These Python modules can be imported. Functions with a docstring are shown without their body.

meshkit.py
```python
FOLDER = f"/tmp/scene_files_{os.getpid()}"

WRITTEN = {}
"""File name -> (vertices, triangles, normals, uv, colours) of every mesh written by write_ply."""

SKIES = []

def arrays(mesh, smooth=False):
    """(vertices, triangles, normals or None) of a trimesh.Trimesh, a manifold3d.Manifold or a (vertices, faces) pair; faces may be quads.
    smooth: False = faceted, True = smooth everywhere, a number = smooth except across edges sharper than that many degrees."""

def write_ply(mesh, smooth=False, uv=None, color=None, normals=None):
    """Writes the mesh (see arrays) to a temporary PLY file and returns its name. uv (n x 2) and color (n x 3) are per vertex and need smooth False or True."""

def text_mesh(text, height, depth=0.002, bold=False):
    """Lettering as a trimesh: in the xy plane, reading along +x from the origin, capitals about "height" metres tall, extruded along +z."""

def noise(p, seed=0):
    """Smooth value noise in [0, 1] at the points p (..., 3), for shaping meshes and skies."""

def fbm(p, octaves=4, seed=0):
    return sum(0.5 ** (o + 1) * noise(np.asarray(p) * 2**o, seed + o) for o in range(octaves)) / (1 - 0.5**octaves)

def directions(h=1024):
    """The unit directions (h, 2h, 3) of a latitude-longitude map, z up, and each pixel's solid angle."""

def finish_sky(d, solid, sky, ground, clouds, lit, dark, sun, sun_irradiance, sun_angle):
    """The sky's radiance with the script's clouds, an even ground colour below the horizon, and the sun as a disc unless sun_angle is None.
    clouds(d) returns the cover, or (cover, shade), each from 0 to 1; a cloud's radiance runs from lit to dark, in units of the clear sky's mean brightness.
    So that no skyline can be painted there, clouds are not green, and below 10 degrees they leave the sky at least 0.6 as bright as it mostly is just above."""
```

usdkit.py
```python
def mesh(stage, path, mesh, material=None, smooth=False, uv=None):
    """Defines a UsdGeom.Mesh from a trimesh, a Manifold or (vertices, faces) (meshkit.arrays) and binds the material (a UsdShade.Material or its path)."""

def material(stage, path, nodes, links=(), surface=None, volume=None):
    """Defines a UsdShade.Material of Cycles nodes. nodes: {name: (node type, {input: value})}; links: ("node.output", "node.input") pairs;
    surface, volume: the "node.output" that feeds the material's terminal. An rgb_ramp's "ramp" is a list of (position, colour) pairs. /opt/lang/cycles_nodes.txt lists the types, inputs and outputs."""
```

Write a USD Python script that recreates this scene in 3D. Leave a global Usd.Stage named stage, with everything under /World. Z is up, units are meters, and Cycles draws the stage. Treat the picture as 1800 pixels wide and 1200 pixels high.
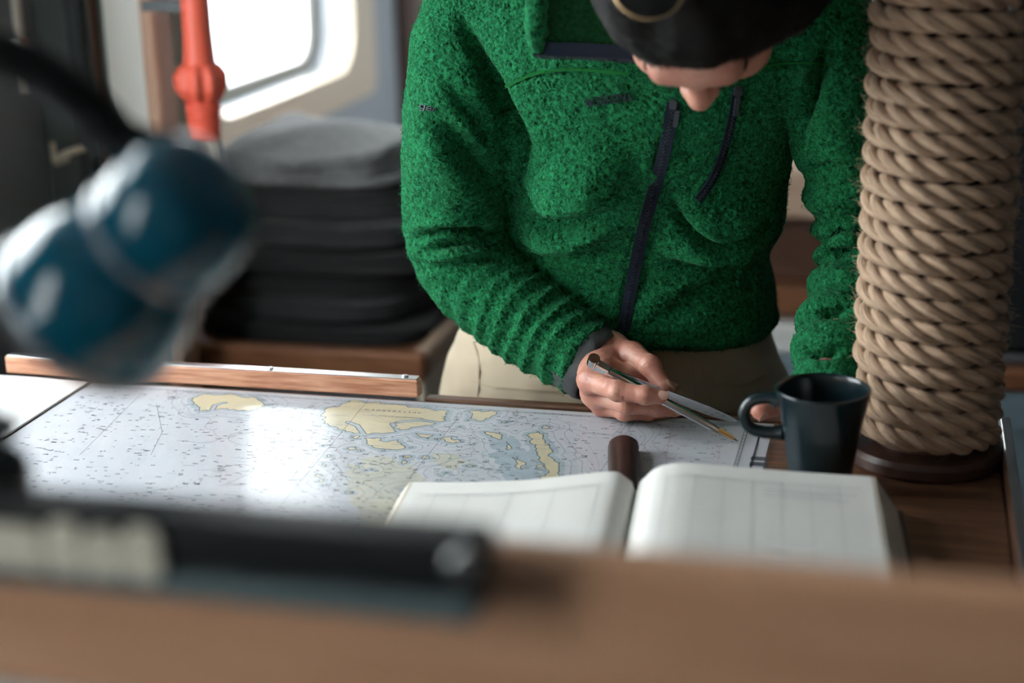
import math, random
import numpy as np, trimesh, usdkit, meshkit
from scipy.spatial import cKDTree
from scipy.interpolate import PchipInterpolator
import shapely
from shapely.geometry import Polygon, LineString, Point, box as sbox
from shapely.ops import unary_union
from pxr import Usd, UsdGeom, UsdLux, UsdShade, Gf, Sdf, Vt

stage = Usd.Stage.CreateInMemory()
UsdGeom.SetStageUpAxis(stage, 'Z'); UsdGeom.SetStageMetersPerUnit(stage, 1.0)
UsdGeom.Xform.Define(stage, '/World'); UsdGeom.Scope.Define(stage, '/World/Looks')
rng = np.random.default_rng(7); random.seed(7)

# ------------------------------------------------------------------ camera, sky, exposure
FPX = 2800.0                                  # focal length in pixels of the 1800 px frame
PITCH, YAW, ROLL = np.radians([17.12, 14.22, -1.29])
CAM = np.array([0.0, 0.0, 1.50])
FW = np.array([-np.sin(YAW)*np.cos(PITCH), np.cos(YAW)*np.cos(PITCH), -np.sin(PITCH)])
_r0 = np.array([np.cos(YAW), np.sin(YAW), 0]); _u0 = np.cross(_r0, FW)
RT = np.cos(ROLL)*_r0 + np.sin(ROLL)*_u0; UP = np.cross(RT, FW)
cam = UsdGeom.Camera.Define(stage, '/World/camera')
cam.CreateHorizontalApertureAttr(36.0); cam.CreateVerticalApertureAttr(24.0)
cam.CreateFocalLengthAttr(36.0*FPX/1800)
cam.CreateFStopAttr(2.1); cam.CreateFocusDistanceAttr(1.66)
cam.CreateClippingRangeAttr(Gf.Vec2f(0.05, 1000))
cam.CreateExposureAttr(2.0)
M = Gf.Matrix4d(*RT, 0, *UP, 0, *(-FW), 0, *CAM, 1)
cam.AddTransformOp().Set(M)
sky = UsdLux.DomeLight.Define(stage, '/World/sky_light')
sky.CreateIntensityAttr(1.0); sky.CreateColorAttr(Gf.Vec3f(0.94, 0.98, 1.0))

def ray(x, y): return FW + RT*((x-900)/FPX) + UP*((600-y)/FPX)
def P(x, y, Y):
    """Point of the plane y = Y seen along the direction of a measured sight line."""
    d = ray(x, y); return CAM + d*((Y-CAM[1])/d[1])
def T(x, y, z=0.92):
    """The same for the plane z (the table top by default)."""
    d = ray(x, y); return CAM + d*((z-CAM[2])/d[2])
def A(x, y, dep): return CAM + ray(x, y)*dep
def pix(v):
    q = np.asarray(v) - CAM; w = q @ FW
    return np.stack([900+FPX*(q@RT)/w, 600-FPX*(q@UP)/w, w], -1)

# ------------------------------------------------------------------ materials
def mat(name, base, rough=0.5, metal=0.0, spec=0.5, c2=None, nscale=6.0, stretch=(1,1,1), detail=3.0, ramp=(0.35,0.65),
        bump=None, sheen=0.0, coat=0.0, extra=None, distort=0.0, bstretch=None, uv=False):
    n = {'p': ('principled_bsdf', dict({'base_color': base, 'roughness': rough, 'metallic': metal, 'specular_ior_level': spec,
               'sheen_weight': sheen, 'coat_weight': coat, 'coat_roughness': 0.06}, **(extra or {}))),
         'tc': ('texture_coordinate', {})}
    src = 'tc.UV' if uv else 'tc.object'
    L = []
    if c2 is not None:
        n['m'] = ('mapping', {'scale': stretch}); n['nz'] = ('noise_texture', {'scale': nscale, 'detail': detail, 'roughness': 0.6, 'distortion': distort})
        n['rp'] = ('rgb_ramp', {'ramp': [(ramp[0], base), (ramp[1], c2)]})
        L += [(src, 'm.vector'), ('m.vector', 'nz.vector'), ('nz.fac', 'rp.fac'), ('rp.color', 'p.base_color')]
    if bump:
        s, dist, st = bump
        n['bm'] = ('mapping', {'scale': bstretch or stretch}); n['bn'] = ('noise_texture', {'scale': s, 'detail': 3.0, 'roughness': 0.6})
        n['b'] = ('bump', {'distance': dist, 'strength': st})
        L += [(src, 'bm.vector'), ('bm.vector', 'bn.vector'), ('bn.fac', 'b.height'), ('b.normal', 'p.normal')]
    return usdkit.material(stage, '/World/Looks/'+name, n, L, surface='p.BSDF')

def pane(name, tint, rough, ior=1.5, sheen=1.0):
    """Thin clear sheet: light passes straight through, the front face of each side reflects by Fresnel."""
    return usdkit.material(stage, '/World/Looks/'+name,
        {'t': ('transparent_bsdf', {'color': tint}), 'g': ('glossy_bsdf', {'color': (1,1,1), 'roughness': rough}),
         'f': ('fresnel', {'IOR': ior}), 'ge': ('geometry', {}), 'k': ('math', {'math_type': 'subtract', 'value1': 1.0}), 'w': ('math', {'math_type': 'multiply', 'value2': sheen}), 'mu': ('math', {'math_type': 'multiply'}), 'x': ('mix_closure', {})},
        [('ge.backfacing', 'k.value2'), ('f.fac', 'mu.value1'), ('k.value', 'mu.value2'), ('mu.value', 'w.value1'), ('w.value', 'x.fac'), ('t.BSDF', 'x.closure1'), ('g.BSDF', 'x.closure2')], surface='x.closure')

K = {}
K['teak'] = mat('teak', (0.165,0.078,0.040), 0.42, c2=(0.06,0.027,0.014), nscale=3, stretch=(3,45,45), detail=4, bump=(3,0.0006,0.4))
K['teak_y'] = mat('teak_lengthwise', (0.20,0.088,0.042), 0.45, c2=(0.10,0.042,0.021), nscale=3, stretch=(45,3,45), detail=4)
K['oak'] = mat('oak_worn', (0.60,0.32,0.20), 0.5, c2=(0.34,0.13,0.065), nscale=3, stretch=(5,60,90), detail=4, bump=(3,0.0012,0.5))
K['oakdark'] = mat('oak_dark', (0.12,0.052,0.025), 0.5, c2=(0.05,0.024,0.013), nscale=3, stretch=(4,60,60), detail=4)
K['rail'] = mat('rail_wood', (0.80,0.445,0.265), 0.5, c2=(0.70,0.37,0.21), nscale=2, stretch=(3,40,40))
K['cabwood'] = mat('locker_wood', (0.27,0.115,0.055), 0.38, c2=(0.17,0.07,0.035), nscale=3, stretch=(4,40,40))
K['palewood'] = mat('pale_wood', (0.52,0.38,0.28), 0.5, c2=(0.44,0.30,0.21), nscale=3, stretch=(4,40,40))
K['brownwood'] = mat('brown_wood', (0.10,0.045,0.026), 0.5, c2=(0.07,0.03,0.018), nscale=3, stretch=(4,40,40))
K['cream'] = mat('cream_paint', (0.74,0.63,0.50), 0.45)
K['gasket'] = mat('grey_gasket', (0.24,0.24,0.22), 0.6)
K['timber'] = mat('bulkhead_timber', (0.58,0.37,0.26), 0.45, c2=(0.48,0.28,0.18), nscale=3, stretch=(40,40,4))
K['greypaint'] = mat('grey_paint', (0.40,0.44,0.48), 0.5)
K['lockpaint'] = mat('locker_grey', (0.07,0.085,0.10), 0.5)
K['tealgrey'] = mat('blue_grey_paint', (0.19,0.26,0.30), 0.5)
K['darkpanel'] = mat('dark_panel', (0.050,0.064,0.070), 0.5)
K['darkgreen'] = mat('dark_green_paint', (0.13,0.165,0.16), 0.5)
K['bulkdark'] = mat('slate_panel', (0.19,0.225,0.245), 0.5)
K['palepaint'] = mat('pale_paint', (0.80,0.81,0.76), 0.45)
K['white'] = mat('white_paint', (0.75,0.75,0.72), 0.5)
K['ceil'] = mat('ceiling_paint', (0.30,0.30,0.29), 0.6)
K['floor'] = mat('floor_lino', (0.06,0.055,0.05), 0.5, c2=(0.045,0.04,0.038), nscale=20)
K['black'] = mat('black_plastic', (0.012,0.013,0.014), 0.42)
K['dialgrey'] = mat('teal_grey_plastic', (0.15,0.20,0.205), 0.5)
K['beige'] = mat('beige_plastic', (0.86,0.79,0.64), 0.5)
K['steel'] = mat('polished_steel', (0.66,0.67,0.68), 0.10, metal=1.0)
K['brushed'] = mat('brushed_steel', (0.55,0.56,0.57), 0.3, metal=1.0)
K['brass'] = mat('brass', (0.62,0.43,0.18), 0.3, metal=1.0)
K['gold'] = mat('gold_wire', (0.55,0.38,0.2), 0.25, metal=1.0)
K['teal'] = mat('teal_enamel', (0.004,0.092,0.145), 0.14, spec=0.4, coat=0.1)
K['lampgrey'] = mat('lamp_grey', (0.20,0.23,0.25), 0.25, metal=0.3)
K['rubber'] = mat('black_rubber', (0.007,0.008,0.009), 0.65, spec=0.25)
K['red'] = mat('red_plastic', (0.80,0.125,0.075), 0.4)
K['navy'] = mat('navy_ceramic', (0.004,0.0135,0.0175), 0.22, coat=0.15)
K['leather'] = mat('brown_leather', (0.028,0.009,0.008), 0.36, c2=(0.018,0.006,0.006), nscale=40, bump=(260,0.0006,0.4))
K['leatheredge'] = mat('leather_edge', (0.012,0.005,0.005), 0.4)
K['page'] = mat('page_paper', (0.70,0.70,0.67), 0.75, c2=(0.66,0.66,0.63), nscale=9)
K['pageedge'] = mat('page_edges', (0.62,0.58,0.50), 0.8, c2=(0.50,0.46,0.39), nscale=3, stretch=(2,2,700))
K['cover'] = mat('book_cover', (0.02,0.012,0.012), 0.5)
K['ink'] = mat('grey_ink', (0.50,0.52,0.535), 0.8)
K['chart'] = mat('chart_paper', (0.485,0.50,0.535), 0.7, c2=(0.44,0.465,0.505), nscale=7)
K['shoal'] = mat('chart_shoal_blue', (0.38,0.43,0.475), 0.7, c2=(0.325,0.385,0.435), nscale=60)
K['land'] = mat('chart_land_buff', (0.56,0.485,0.325), 0.7, c2=(0.51,0.45,0.315), nscale=40)
K['landpale'] = mat('chart_land_pale', (0.49,0.475,0.39), 0.7, c2=(0.45,0.455,0.41), nscale=30)
K['coast'] = mat('chart_coast_ink', (0.10,0.145,0.165), 0.7)
K['chartink'] = mat('chart_ink', (0.07,0.08,0.10), 0.7)
K['magenta'] = mat('chart_magenta_ink', (0.42,0.22,0.33), 0.7)
K['contour'] = mat('chart_contour_ink', (0.21,0.265,0.32), 0.7)
K['sheet'] = mat('white_sheet', (0.80,0.81,0.81), 0.25, coat=0.5)
K['acrylic'] = pane('clear_acrylic', (0.99,0.99,0.99), 0.13, 1.36, 0.46)
K['glass'] = pane('window_glass', (0.97,0.98,0.98), 0.0, 1.45)
K['lens'] = mat('dark_lens', (0.008,0.008,0.008), 0.08)
K['skin'] = mat('skin', (0.50,0.255,0.185), 0.46, c2=(0.40,0.165,0.12), nscale=38, bump=(420,0.0004,0.35), extra={'subsurface_weight': 0.12, 'subsurface_radius': (0.6,0.25,0.15), 'subsurface_scale': 0.006})
K['nail'] = mat('nail', (0.66,0.40,0.33), 0.28)
K['hair'] = mat('hair_dark', (0.006,0.0055,0.0055), 0.45, spec=0.22)
K['hairstrand'] = mat('hair_strand', (0.008,0.007,0.0065), 0.4, spec=0.28)
K['brow'] = mat('brow_hair', (0.02,0.014,0.012), 0.5)
K['trouser'] = mat('khaki_cotton', (0.43,0.36,0.26), 0.85, c2=(0.38,0.31,0.22), nscale=9, bump=(900,0.0004,0.5), sheen=0.1)
K['trouserseam'] = mat('khaki_seam', (0.37,0.305,0.215), 0.85)
K['cuff'] = mat('grey_cuff', (0.05,0.058,0.062), 0.75, bump=(700,0.0004,0.5))
K['ziptape'] = mat('navy_tape', (0.006,0.011,0.021), 0.75, spec=0.2, bump=(900,0.0004,0.4))
K['collartape'] = mat('collar_tape', (0.016,0.028,0.052), 0.7, spec=0.2, bump=(900,0.0004,0.4))
K['zipteeth'] = mat('navy_teeth', (0.010,0.017,0.031), 0.45)
K['zippull'] = mat('zip_pull', (0.03,0.038,0.05), 0.3)
K['thread'] = mat('green_thread', (0.010,0.120,0.028), 0.9, spec=0.1)
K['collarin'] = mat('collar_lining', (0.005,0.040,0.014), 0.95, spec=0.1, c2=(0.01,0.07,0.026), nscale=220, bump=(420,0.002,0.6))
K['embroid'] = mat('embroidery', (0.006,0.014,0.030), 0.6)
K['cloth0'] = mat('cloth_grey', (0.17,0.175,0.18), 0.9, c2=(0.12,0.125,0.13), nscale=60, sheen=0.2)
K['cloth1'] = mat('cloth_charcoal', (0.022,0.025,0.028), 0.9, c2=(0.015,0.017,0.019), nscale=60, sheen=0.15)
K['cloth2'] = mat('cloth_black', (0.009,0.010,0.011), 0.9, sheen=0.05)
K['ropewood'] = mat('disc_wood', (0.055,0.024,0.014), 0.4, c2=(0.035,0.015,0.01), nscale=4, stretch=(4,30,30))
K['rope'] = mat('manila_rope', (0.52,0.365,0.245), 0.75, c2=(0.20,0.12,0.07), nscale=1.0, stretch=(20,34,1), detail=3, ramp=(0.42,0.72), uv=True,
                bump=(1.0,0.0018,1.0), bstretch=(26,30,1), sheen=0.1)
K['ropefuzz'] = mat('rope_fibre', (0.52,0.39,0.27), 0.7)
K['sea'] = mat('sea', (0.55,0.58,0.60), 0.5)
# fleece: clumped pile
K['fleece'] = usdkit.material(stage, '/World/Looks/green_fleece',
    {'tc': ('texture_coordinate', {}),
     'n1': ('noise_texture', {'scale': 230.0, 'detail': 2.0, 'roughness': 0.55, 'distortion': 1.2}),
     'n2': ('noise_texture', {'scale': 18.0, 'detail': 2.0}),
     'r1': ('rgb_ramp', {'ramp': [(0.34, (0.004,0.048,0.018)), (0.66, (0.016,0.185,0.070))]}),
     'r2': ('rgb_ramp', {'ramp': [(0.3, (0.86,0.9,0.86)), (0.7, (1.0,1.0,1.0))]}),
     'mx': ('mix_color', {'blend_type': 'multiply', 'fac': 1.0}),
     'b': ('bump', {'distance': 0.003, 'strength': 0.6}),
     'p': ('principled_bsdf', {'roughness': 0.95, 'specular_ior_level': 0.1, 'sheen_weight': 0.06, 'sheen_roughness': 0.4, 'sheen_tint': (0.5,0.95,0.7)})},
    [('tc.object','n1.vector'), ('tc.object','n2.vector'), ('n1.fac','r1.fac'), ('n2.fac','r2.fac'), ('r1.color','mx.a'), ('r2.color','mx.b'),
     ('mx.result','p.base_color'), ('n1.fac','b.height'), ('b.normal','p.normal')], surface='p.BSDF')
K['pile'] = mat('green_pile', (0.016,0.17,0.064), 0.95, spec=0.1)

# ------------------------------------------------------------------ prim helpers
used = {}
def uniq(parent, name):
    k = (parent, name); n = used.get(k, 0); used[k] = n+1
    return f'{parent}/{name}' if n == 0 else f'{parent}/{name}_{n:03d}'
def path_of(p): return '/World' if p is None else str(p.GetPath())
def cd(prim, **kw):
    for k, v in kw.items():
        if v: prim.SetCustomDataByKey(k, v)
    return prim
def thing(name, label, cat, group=None, kind=None, loc=None, rotz=0):
    x = UsdGeom.Xform.Define(stage, uniq('/World', name))
    if loc is not None: x.AddTranslateOp().Set(Gf.Vec3d(*map(float, loc)))
    if rotz: x.AddRotateZOp().Set(float(rotz))
    return cd(x.GetPrim(), label=label, category=cat, group=group, kind=kind)
def obj(name, mesh, m, parent=None, smooth=30, label=None, kind=None, uv=None, cat=None):
    p = usdkit.mesh(stage, uniq(path_of(parent), name), mesh, K[m], smooth=smooth, uv=uv).GetPrim()
    return cd(p, label=label, kind=kind, category=cat)
def struct(name, mesh, m, label, parent=None, smooth=30):
    p = obj(name, mesh, m, parent, smooth)
    return cd(p, kind='structure', label=label) if parent is None else p
def curves(name, pts, counts, widths, m, parent, kind='stuff', label=None):
    c = UsdGeom.BasisCurves.Define(stage, uniq(path_of(parent), name))
    c.CreateTypeAttr('linear'); c.CreateCurveVertexCountsAttr(Vt.IntArray.FromNumpy(np.asarray(counts, np.int32)))
    c.CreatePointsAttr(Vt.Vec3fArray.FromNumpy(np.asarray(pts, np.float32)))
    c.CreateWidthsAttr(Vt.FloatArray.FromNumpy(np.asarray(widths, np.float32))); c.SetWidthsInterpolation('vertex')
    UsdShade.MaterialBindingAPI.Apply(c.GetPrim()).Bind(K[m])
    return cd(c.GetPrim(), kind=kind, label=label)

# ------------------------------------------------------------------ mesh helpers
def cat(*ms):
    ms = [m for m in ms if m is not None]
    return trimesh.util.concatenate([trimesh.Trimesh(m.vertices, m.faces, process=False) for m in ms])
def B(x0, x1, y0, y1, z0, z1, c=0.0):
    """Box with chamfered edges."""
    x0, x1 = sorted((x0, x1)); y0, y1 = sorted((y0, y1)); z0, z1 = sorted((z0, z1))
    if c <= 0:
        b = trimesh.creation.box([x1-x0, y1-y0, z1-z0]); b.apply_translation([(x0+x1)/2, (y0+y1)/2, (z0+z1)/2]); return b
    c = min(c, (x1-x0)*.45, (y1-y0)*.45, (z1-z0)*.45); pts = []
    for sx in (0, 1):
        for sy in (0, 1):
            for sz in (0, 1):
                q = np.array([(x0, x1)[sx], (y0, y1)[sy], (z0, z1)[sz]]); d = np.array([1-2*sx, 1-2*sy, 1-2*sz])*c
                for a in range(3):
                    w = q + d; w[a] = q[a]; pts.append(w)
    return trimesh.convex.convex_hull(np.array(pts))
def lathe(prof, n=64):
    prof = np.asarray(prof, float); a = np.linspace(0, 2*np.pi, n, endpoint=False)
    V = np.stack([prof[:, None, 0]*np.cos(a), prof[:, None, 0]*np.sin(a), np.broadcast_to(prof[:, None, 1], (len(prof), n))], -1).reshape(-1, 3)
    F = []
    for i in range(len(prof)-1):
        j = np.arange(n); k = (j+1) % n
        F.append(np.stack([i*n+j, i*n+k, (i+1)*n+k], 1)); F.append(np.stack([i*n+j, (i+1)*n+k, (i+1)*n+j], 1))
    m = trimesh.Trimesh(V, np.vstack(F), process=True); return m
def frames(path):
    path = np.asarray(path, float); t = np.gradient(path, axis=0); t /= np.linalg.norm(t, axis=1, keepdims=True)
    up = np.array([0, 0, 1.0]) if abs(t[0, 2]) < .9 else np.array([1.0, 0, 0])
    n = np.empty_like(t); n0 = np.cross(t[0], up); n0 /= np.linalg.norm(n0)
    for i in range(len(t)):
        n0 = n0 - t[i]*(n0@t[i]); n0 /= np.linalg.norm(n0); n[i] = n0
    return t, n, np.cross(t, n)
def tube(path, r, n=12, cap=True, flat=1.0):
    path = np.asarray(path, float); r = np.broadcast_to(np.asarray(r, float), (len(path),))
    t, u, v = frames(path); a = np.linspace(0, 2*np.pi, n, endpoint=False)
    V = (path[:, None] + r[:, None, None]*(np.cos(a)[None, :, None]*u[:, None]*flat + np.sin(a)[None, :, None]*v[:, None])).reshape(-1, 3)
    F = []; j = np.arange(n); k = (j+1) % n
    for i in range(len(path)-1):
        F.append(np.stack([i*n+j, i*n+k, (i+1)*n+k], 1)); F.append(np.stack([i*n+j, (i+1)*n+k, (i+1)*n+j], 1))
    if cap:
        V = np.vstack([V, path[0], path[-1]]); a0, b0 = len(V)-2, len(V)-1; e = (len(path)-1)*n
        F.append(np.stack([np.full(n, a0), k, j], 1)); F.append(np.stack([np.full(n, b0), e+j, e+k], 1))
    m = trimesh.Trimesh(V, np.vstack(F), process=False); m.fix_normals() if len(V) < 3000 else None; return m
def spline(pts, n=40):
    pts = np.asarray(pts, float); s = np.concatenate([[0], np.cumsum(np.linalg.norm(np.diff(pts[:, :3], axis=0), axis=1))])
    return PchipInterpolator(s, pts)(np.linspace(0, s[-1], n))
def extrude(poly, h, z=0.0):
    gs = [g for g in getattr(poly, 'geoms', [poly]) if g.geom_type == 'Polygon' and g.area > 1e-9]
    ms = []
    for g in gs:
        m = trimesh.creation.extrude_polygon(g, h, engine='earcut'); m.apply_translation([0, 0, z]); ms.append(m)
    return cat(*ms)
def rrect(x0, x1, y0, y1, r): return sbox(x0+r, y0+r, x1-r, y1-r).buffer(r, quad_segs=8)
def to_plane(m, o, ex, ey):
    """Place a mesh made in xy (thickness z) on the plane spanned by ex, ey."""
    ex, ey = np.asarray(ex, float), np.asarray(ey, float); ez = np.cross(ex, ey)
    m = m.copy(); m.vertices = np.asarray(o) + m.vertices @ np.stack([ex, ey, ez]); return m
def rot(axis, deg): return trimesh.transformations.rotation_matrix(np.radians(deg), axis)[:3, :3]

# signed-distance modelling -> one continuous mesh
def smin(a, b, k):
    h = np.maximum(k-np.abs(a-b), 0)/k; return np.minimum(a, b) - h*h*k*0.25
def cone(p, a, b, ra, rb):
    a, b = np.asarray(a, np.float32), np.asarray(b, np.float32); ba = b-a; t = np.clip(((p-a)@ba)/(ba@ba), 0, 1)
    return np.linalg.norm(p-(a+t[:, None]*ba), axis=1) - (ra+(rb-ra)*t)
def ell(p, c, r, R=None):
    q = p-np.asarray(c, np.float32)
    if R is not None: q = q@np.asarray(R, np.float32)
    q = q/np.asarray(r, np.float32); k0 = np.linalg.norm(q, axis=1); return (k0-1)*min(r)
def chain(p, pts, k):
    d = None
    for (a, ra), (b, rb) in zip(pts[:-1], pts[1:]):
        e = cone(p, a, b, ra, rb); d = e if d is None else smin(d, e, k)
    return d
def nets(f, lo, hi, h, bs=8, slack=1.5):
    """Naive surface nets over the zero set of f inside the box, evaluated only near the surface."""
    lo, hi = np.asarray(lo, float), np.asarray(hi, float); nb = np.ceil((hi-lo)/h/bs).astype(int); n = nb*bs+1
    g = np.stack(np.meshgrid(*[lo[i]+(np.arange(nb[i])+.5)*bs*h for i in range(3)], indexing='ij'), -1).reshape(-1, 3).astype(np.float32)
    fc = np.concatenate([f(c) for c in np.array_split(g, max(1, len(g)//400000))])
    act = np.abs(fc) < bs*h*0.87*slack
    V = np.ones(n, np.float32)
    blk = np.stack(np.unravel_index(np.arange(len(g)), nb), 1)
    for b in blk[(~act) & (fc < 0)]:
        i, j, k = b*bs; V[i:i+bs+1, j:j+bs+1, k:k+bs+1] = -1
    loc = np.stack(np.meshgrid(*[np.arange(bs+1)]*3, indexing='ij'), -1).reshape(-1, 3)
    ab = blk[act]
    for chunk in np.array_split(ab, max(1, len(ab)//700)):
        idx = (chunk[:, None]*bs + loc[None]).reshape(-1, 3)
        V[idx[:, 0], idx[:, 1], idx[:, 2]] = f((lo+idx*h).astype(np.float32))
    S = V < 0
    c = [S[i:n[0]-1+i, j:n[1]-1+j, k:n[2]-1+k] for i in (0,1) for j in (0,1) for k in (0,1)]
    cnt = sum(x.astype(np.int8) for x in c); cells = np.argwhere((cnt > 0) & (cnt < 8))
    vid = np.full(n-1, -1, np.int64); vid[cells[:, 0], cells[:, 1], cells[:, 2]] = np.arange(len(cells))
    acc = np.zeros((len(cells), 3)); num = np.zeros(len(cells))
    co = np.array([(i,j,k) for i in (0,1) for j in (0,1) for k in (0,1)])
    for a in range(8):
        for b in range(a+1, 8):
            d = co[b]-co[a]
            if np.abs(d).sum() != 1: continue
            ia, ib = cells+co[a], cells+co[b]
            va, vb = V[ia[:,0],ia[:,1],ia[:,2]], V[ib[:,0],ib[:,1],ib[:,2]]
            m = (va < 0) != (vb < 0); t = np.where(m, va/np.where(m, va-vb, 1), 0)
            acc += np.where(m[:, None], co[a]+t[:, None]*d, 0); num += m
    pos = lo + (cells + acc/num[:, None])*h
    F = []
    for ax in range(3):
        o1, o2 = [(1,2),(2,0),(0,1)][ax]
        s0 = [slice(None)]*3; s1 = [slice(None)]*3; s0[ax] = slice(0, -1); s1[ax] = slice(1, None)
        a, b = S[tuple(s0)], S[tuple(s1)]
        e = np.argwhere(a != b); e = e[(e[:, o1] > 0) & (e[:, o2] > 0) & (e[:, o1] < n[o1]-1) & (e[:, o2] < n[o2]-1)]
        def cell(d1, d2):
            q = e.copy(); q[:, o1] += d1; q[:, o2] += d2; return vid[q[:,0], q[:,1], q[:,2]]
        q = np.stack([cell(-1,-1), cell(0,-1), cell(0,0), cell(-1,0)], 1)
        inside = a[e[:,0],e[:,1],e[:,2]]
        q = np.where(inside[:, None], q, q[:, ::-1]); q = q[(q >= 0).all(1)]; F.append(q)
    q = np.vstack(F); return trimesh.Trimesh(pos, np.vstack([q[:, [0,1,2]], q[:, [0,2,3]]]), process=False)
def vnormals(m):
    v, f = np.asarray(m.vertices), np.asarray(m.faces); n = np.zeros_like(v)
    fn = np.cross(v[f[:,1]]-v[f[:,0]], v[f[:,2]]-v[f[:,0]])
    for k in range(3): np.add.at(n, f[:, k], fn)
    return n/np.maximum(np.linalg.norm(n, axis=1, keepdims=True), 1e-12)
def relax(m, it=4):
    """Gentle smoothing without shrinkage."""
    import scipy.sparse as sp
    e = m.edges_unique; n = len(m.vertices); A_ = sp.coo_matrix((np.ones(2*len(e)), (np.r_[e[:,0], e[:,1]], np.r_[e[:,1], e[:,0]])), (n, n)).tocsr()
    D = sp.diags(1/np.maximum(np.asarray(A_.sum(1)).ravel(), 1)); v = np.array(m.vertices)
    for i in range(it):
        v = v + .5*(D@(A_@v)-v); v = v - .52*(D@(A_@v)-v)
    m.vertices = v; return m

# ================================================================== THE WHEELHOUSE (setting)
XL, XR, YB, YF, ZC = -1.32, 1.75, 5.4, -1.5, 2.15
def wall_with_holes(u0, u1, v0, v1, holes, t):
    g = sbox(u0, v0, u1, v1)
    for h in holes: g = g.difference(rrect(*h, 0.10))
    return extrude(g, t)
WIN_L = [(2.74, 3.56, 1.02, 1.95), (4.28, 5.15, 1.02, 1.95), (0.78, 1.76, 0.96, 2.06), (-0.55, -0.02, 1.02, 1.95)]
struct('wall_left', to_plane(wall_with_holes(YF-.1, YB+.1, 0, ZC, WIN_L, 0.06), (XL, 0, 0), (0,1,0), (0,0,1)).apply_translation([-.06,0,0]), 'greypaint', 'blue-grey painted steel wall with windows on the left')
WIN_F = []
struct('wall_front', to_plane(wall_with_holes(XL-.06, XR+.06, 0, ZC, WIN_F, 0.06), (0, YF, 0), (1,0,0), (0,0,1)), 'greypaint', 'plain grey wall behind the viewer')
WIN_R = [(3.3, 4.6, 1.0, 1.9)]
struct('wall_right', to_plane(wall_with_holes(YF-.1, YB+.1, 0, ZC, WIN_R, 0.06), (XR, 0, 0), (0,1,0), (0,0,1)), 'darkpanel', 'dark wall with a window on the right')
struct('wall_back', B(XL-.06, XR+.06, YB, YB+.06, 0, ZC), 'greypaint', 'grey wall at the far end')
struct('floor', B(XL-.06, XR+.06, YF-.1, YB+.1, -.05, 0), 'floor', 'dark floor')
struct('ceiling', B(XL-.06, XR+.06, YF-.1, YB+.1, ZC, ZC+.05), 'ceil', 'pale ceiling')
struct('sea', B(-300, 300, -300, 300, -6.2, -6), 'sea', 'pale bright sea outside the windows')
def window(holes, place, front, label):
    w = cd(UsdGeom.Xform.Define(stage, uniq('/World', 'window_1') if 'window_1' not in [k[1] for k in used] else uniq('/World', f'window_{window.n}')).GetPrim(), label=label, kind='structure')
    window.n += 1
    y0, y1, z0, z1 = holes
    ring = rrect(y0-.04, y1+.15, z0-.075, z1+.08, .04).difference(rrect(y0, y1, z0, z1, .10))
    obj('frame', place(extrude(ring, .055)), 'cream', w)
    gas = rrect(y0-.004, y1+.004, z0-.004, z1+.004, .104).difference(rrect(y0+.034, y1-.034, z0+.030, z1-.030, .075))
    obj('gasket', place(extrude(gas, .012, -.05)), 'gasket', w)
    obj('pane', place(extrude(rrect(y0, y1, z0, z1, .10), .006, -.047)), 'glass', w)
    return w
window.n = 1
place_l = lambda m: to_plane(m, (XL, 0, 0), (0,1,0), (0,0,1))
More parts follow.
